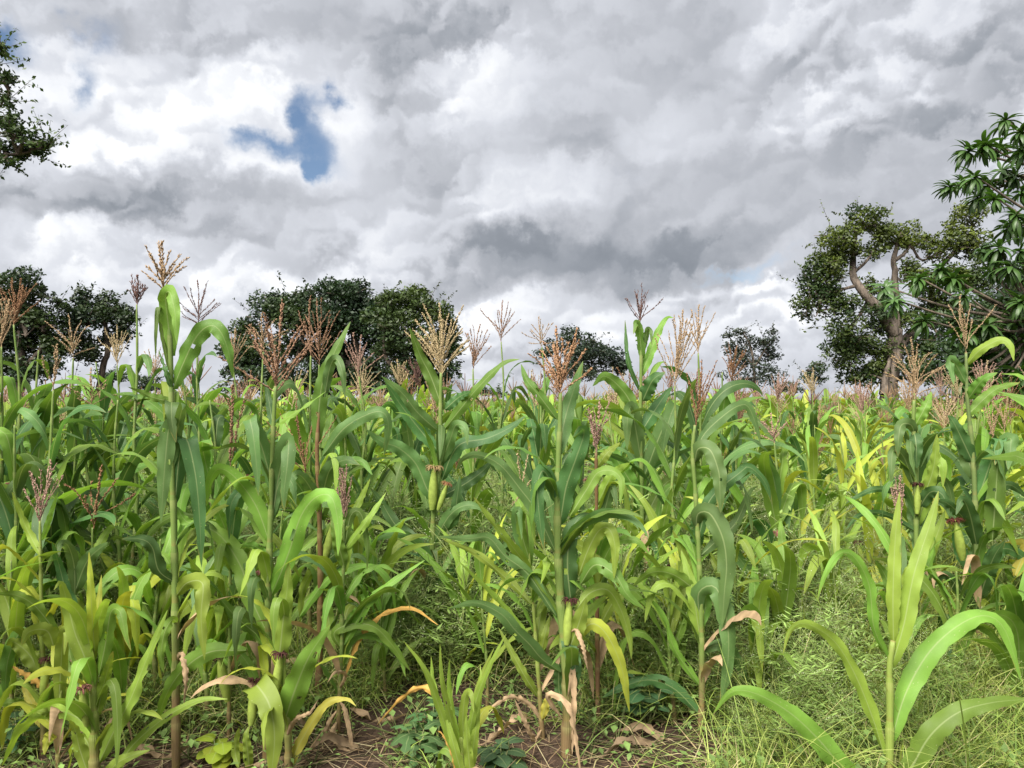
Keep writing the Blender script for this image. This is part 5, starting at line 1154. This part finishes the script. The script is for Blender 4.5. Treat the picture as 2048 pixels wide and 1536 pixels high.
n = 4000; x, y = in_view(n, 2.2, 7.5, 1.3); keep = (rng.random(n) > bare(x, y) * .82) & ~((y < 2.56) & (x < .62)); x, y = x[keep], y[keep]; n = len(x)
V, F, U, K = scatter(CT, np.stack([x, y, ground_z(x, y)], 1), rng.uniform(.6, 1.5, n), rng.random(n) * 6.28, rng.integers(0, 5, n))
w = obj('ground_cover', mk('ground_cover', V, F, M_PLANT, None, K, smooth=False)); tag(w, 'low small-leaved green weeds covering the soil', 'weeds', kind='stuff')
# straw and dead stems
n = 7000; x, y = in_view(n, 2.15, 5.0, 1.6); keep = rng.random(n) < (.25 + .75 * bare(x, y)); x, y = x[keep], y[keep]; n = len(x)
V, F, K = blades(x, y, .12 + .30 * rng.random(n) ** 2, .0025 + .004 * rng.random(n) ** 3, 1.15 + .3 * rng.random(n), tints(n, [(.36, .27, .16), (.25, .17, .10), (.42, .36, .22)], [.45, .35, .2]), seg=4, droop=.35)
w = obj('straw_litter', mk('straw_litter', V, F, M_PLANT, None, K)); tag(w, 'dry straw and dead stems lying on the soil', 'straw', kind='stuff')

# dead maize leaves lying on the soil
spots = [(690, 1480, 60, 20, 'pale crumpled dead leaf on the soil under the thin maize plant'), (610, 1430, 40, -30, 'short dead leaf leaning at the dry stalk base'), (760, 1420, 70, -10, 'long curled dead leaf on bare soil left of the bottom centre seedling'), (470, 1515, 80, 15, 'pinkish dead leaf lying below the broad-leaved plant'),
         (1010, 1440, 80, 30, 'curled dead leaf right of the bottom centre seedling'), (1260, 1490, 70, 5, 'flat dead leaf on soil right of the thick stalk'), (1290, 1465, 60, -12, 'small dead leaf beyond the flat one right of the thick stalk'), (860, 1510, 50, 40, 'dead leaf at the foot of the bottom centre seedling'), (330, 1500, 60, 10, 'dead leaf on soil at the foot of the tallest plant'), (560, 1490, 60, 60, 'dead leaf on soil between the broad-leaved and thin plants')]
for k, (px, py, ln, ang, lab) in enumerate(spots):
    D = 1923 / (py - 800); p = at(px, 800, D); x0, y0 = p[0], D; a = R(ang); s = np.linspace(0, 1, 16); r = np.random.default_rng(800 + k)
    L = ln * mpp(D) * 2.0; xx = (s - .5) * L; cv = .15 * L * np.sin(3 * s + k)
    P = np.stack([xx * math.cos(a) - cv * math.sin(a), xx * math.sin(a) + cv * math.cos(a), ground_z(x0 + xx * math.cos(a), y0 + xx * math.sin(a)) + .025 + .03 * np.sin(s * 6 + k)], 1)
    T = tangents(P); sd = nrm(np.cross(T, [0, 0, 1.])); tw = (1.2 * np.sin(4 * s + k))[:, None]; sd = np.cos(tw) * sd + np.sin(tw) * np.cross(T, sd)
    V, F, uv = ribbon(P, width_profile(s, .045), sd, gutter=.8, ripple=.012, freq=5, cols=5, ph=k, notch=.5, seed=k)
    o = obj('dead_leaf', mk('dead_leaf', V, F, M_DRY, uv), None, tuple(np.array([.33, .235, .145]) * (.65 + .6 * r.random())), (x0, y0, 0)); tag(o, lab, 'leaf', 'dead leaves on the soil')

# single weeds one can pick out
def weed_plant(name, px, py, h, kind, label, color):
    D = 1923 / (py - 800); x0 = at(px, 800, D)[0]; root = empty(name, (x0, D, float(ground_z(np.array(x0), np.array(D))))); tag(root, label, 'weed', 'single weeds in the foreground')
    r = np.random.default_rng(px); b = Bag(); tips = []
    for k in range(5):
        a = k * 1.26 + r.random(); e = np.array([math.cos(a) * .35, math.sin(a) * .35, 1]) * h * (.6 + .4 * r.random()); Q = catmull([np.zeros(3), e * .5 + r.normal(size=3) * .01, e], 6)
        V, F, uv = tube(Q, np.linspace(.0035, .0018, 6), 5); b.add(V, F, uv); tips += [(Q[3], a), (Q[4], a + 2), (Q[5], a)]
    obj('stem', b.mesh('stem', M_HUSK), root, (.16, .17, .07))
    for k, (p, a) in enumerate(tips):
        m = 7; s = np.linspace(0, 1, m); L = (.075 if kind == 'round' else .10) * (.7 + .5 * r.random()); P = p + np.stack([s * L * math.cos(a), s * L * math.sin(a), .35 * L * s - .5 * L * s ** 2], 1); sd = np.broadcast_to(np.array([-math.sin(a), math.cos(a), 0]), (m, 3))
        if kind == 'round':
            V, F, uv = ribbon(P, .42 * L * np.sin(math.pi * np.clip(.05 + .93 * s, 0, 1)) ** .6 + .001, sd, gutter=.2, cols=5)
        else:
            V, F, uv = ribbon(P, .30 * L * np.sin(math.pi * np.clip(.05 + .93 * s, 0, 1)) * np.where(np.arange(m) % 2, 1, .42) + .001, sd, gutter=.25, cols=5)
        obj('leaf', mk('leaf', V, F, M_LEAF, uv), root, color)
weed_plant('round_leaved_weed', 1290, 1440, .20, 'round', 'round-leaved dark green weed between thick-stalked and blue-green plants', (.05, .125, .05))
weed_plant('lobed_weed', 835, 1500, .12, 'lobed', 'small lobed-leaf weed left of the bottom centre seedling', (.075, .16, .055))
weed_plant('lobed_weed', 868, 1445, .14, 'lobed', 'small lobed-leaf weed behind the curled orange leaf of the seedling', (.075, .17, .06))
weed_plant('round_leaved_weed', 1000, 1520, .12, 'round', 'low grey-green weed right beside the bottom centre seedling', (.07, .13, .06))
weed_plant('round_leaved_weed', 448, 1500, .10, 'round', 'bright lime broad-leaved weed at the foot of the broad-leaved maize', (.24, .32, .03))
weed_plant('lobed_weed', 40, 1500, .16, 'lobed', 'dark lobed-leaf weed in the bottom left corner', (.05, .12, .05))
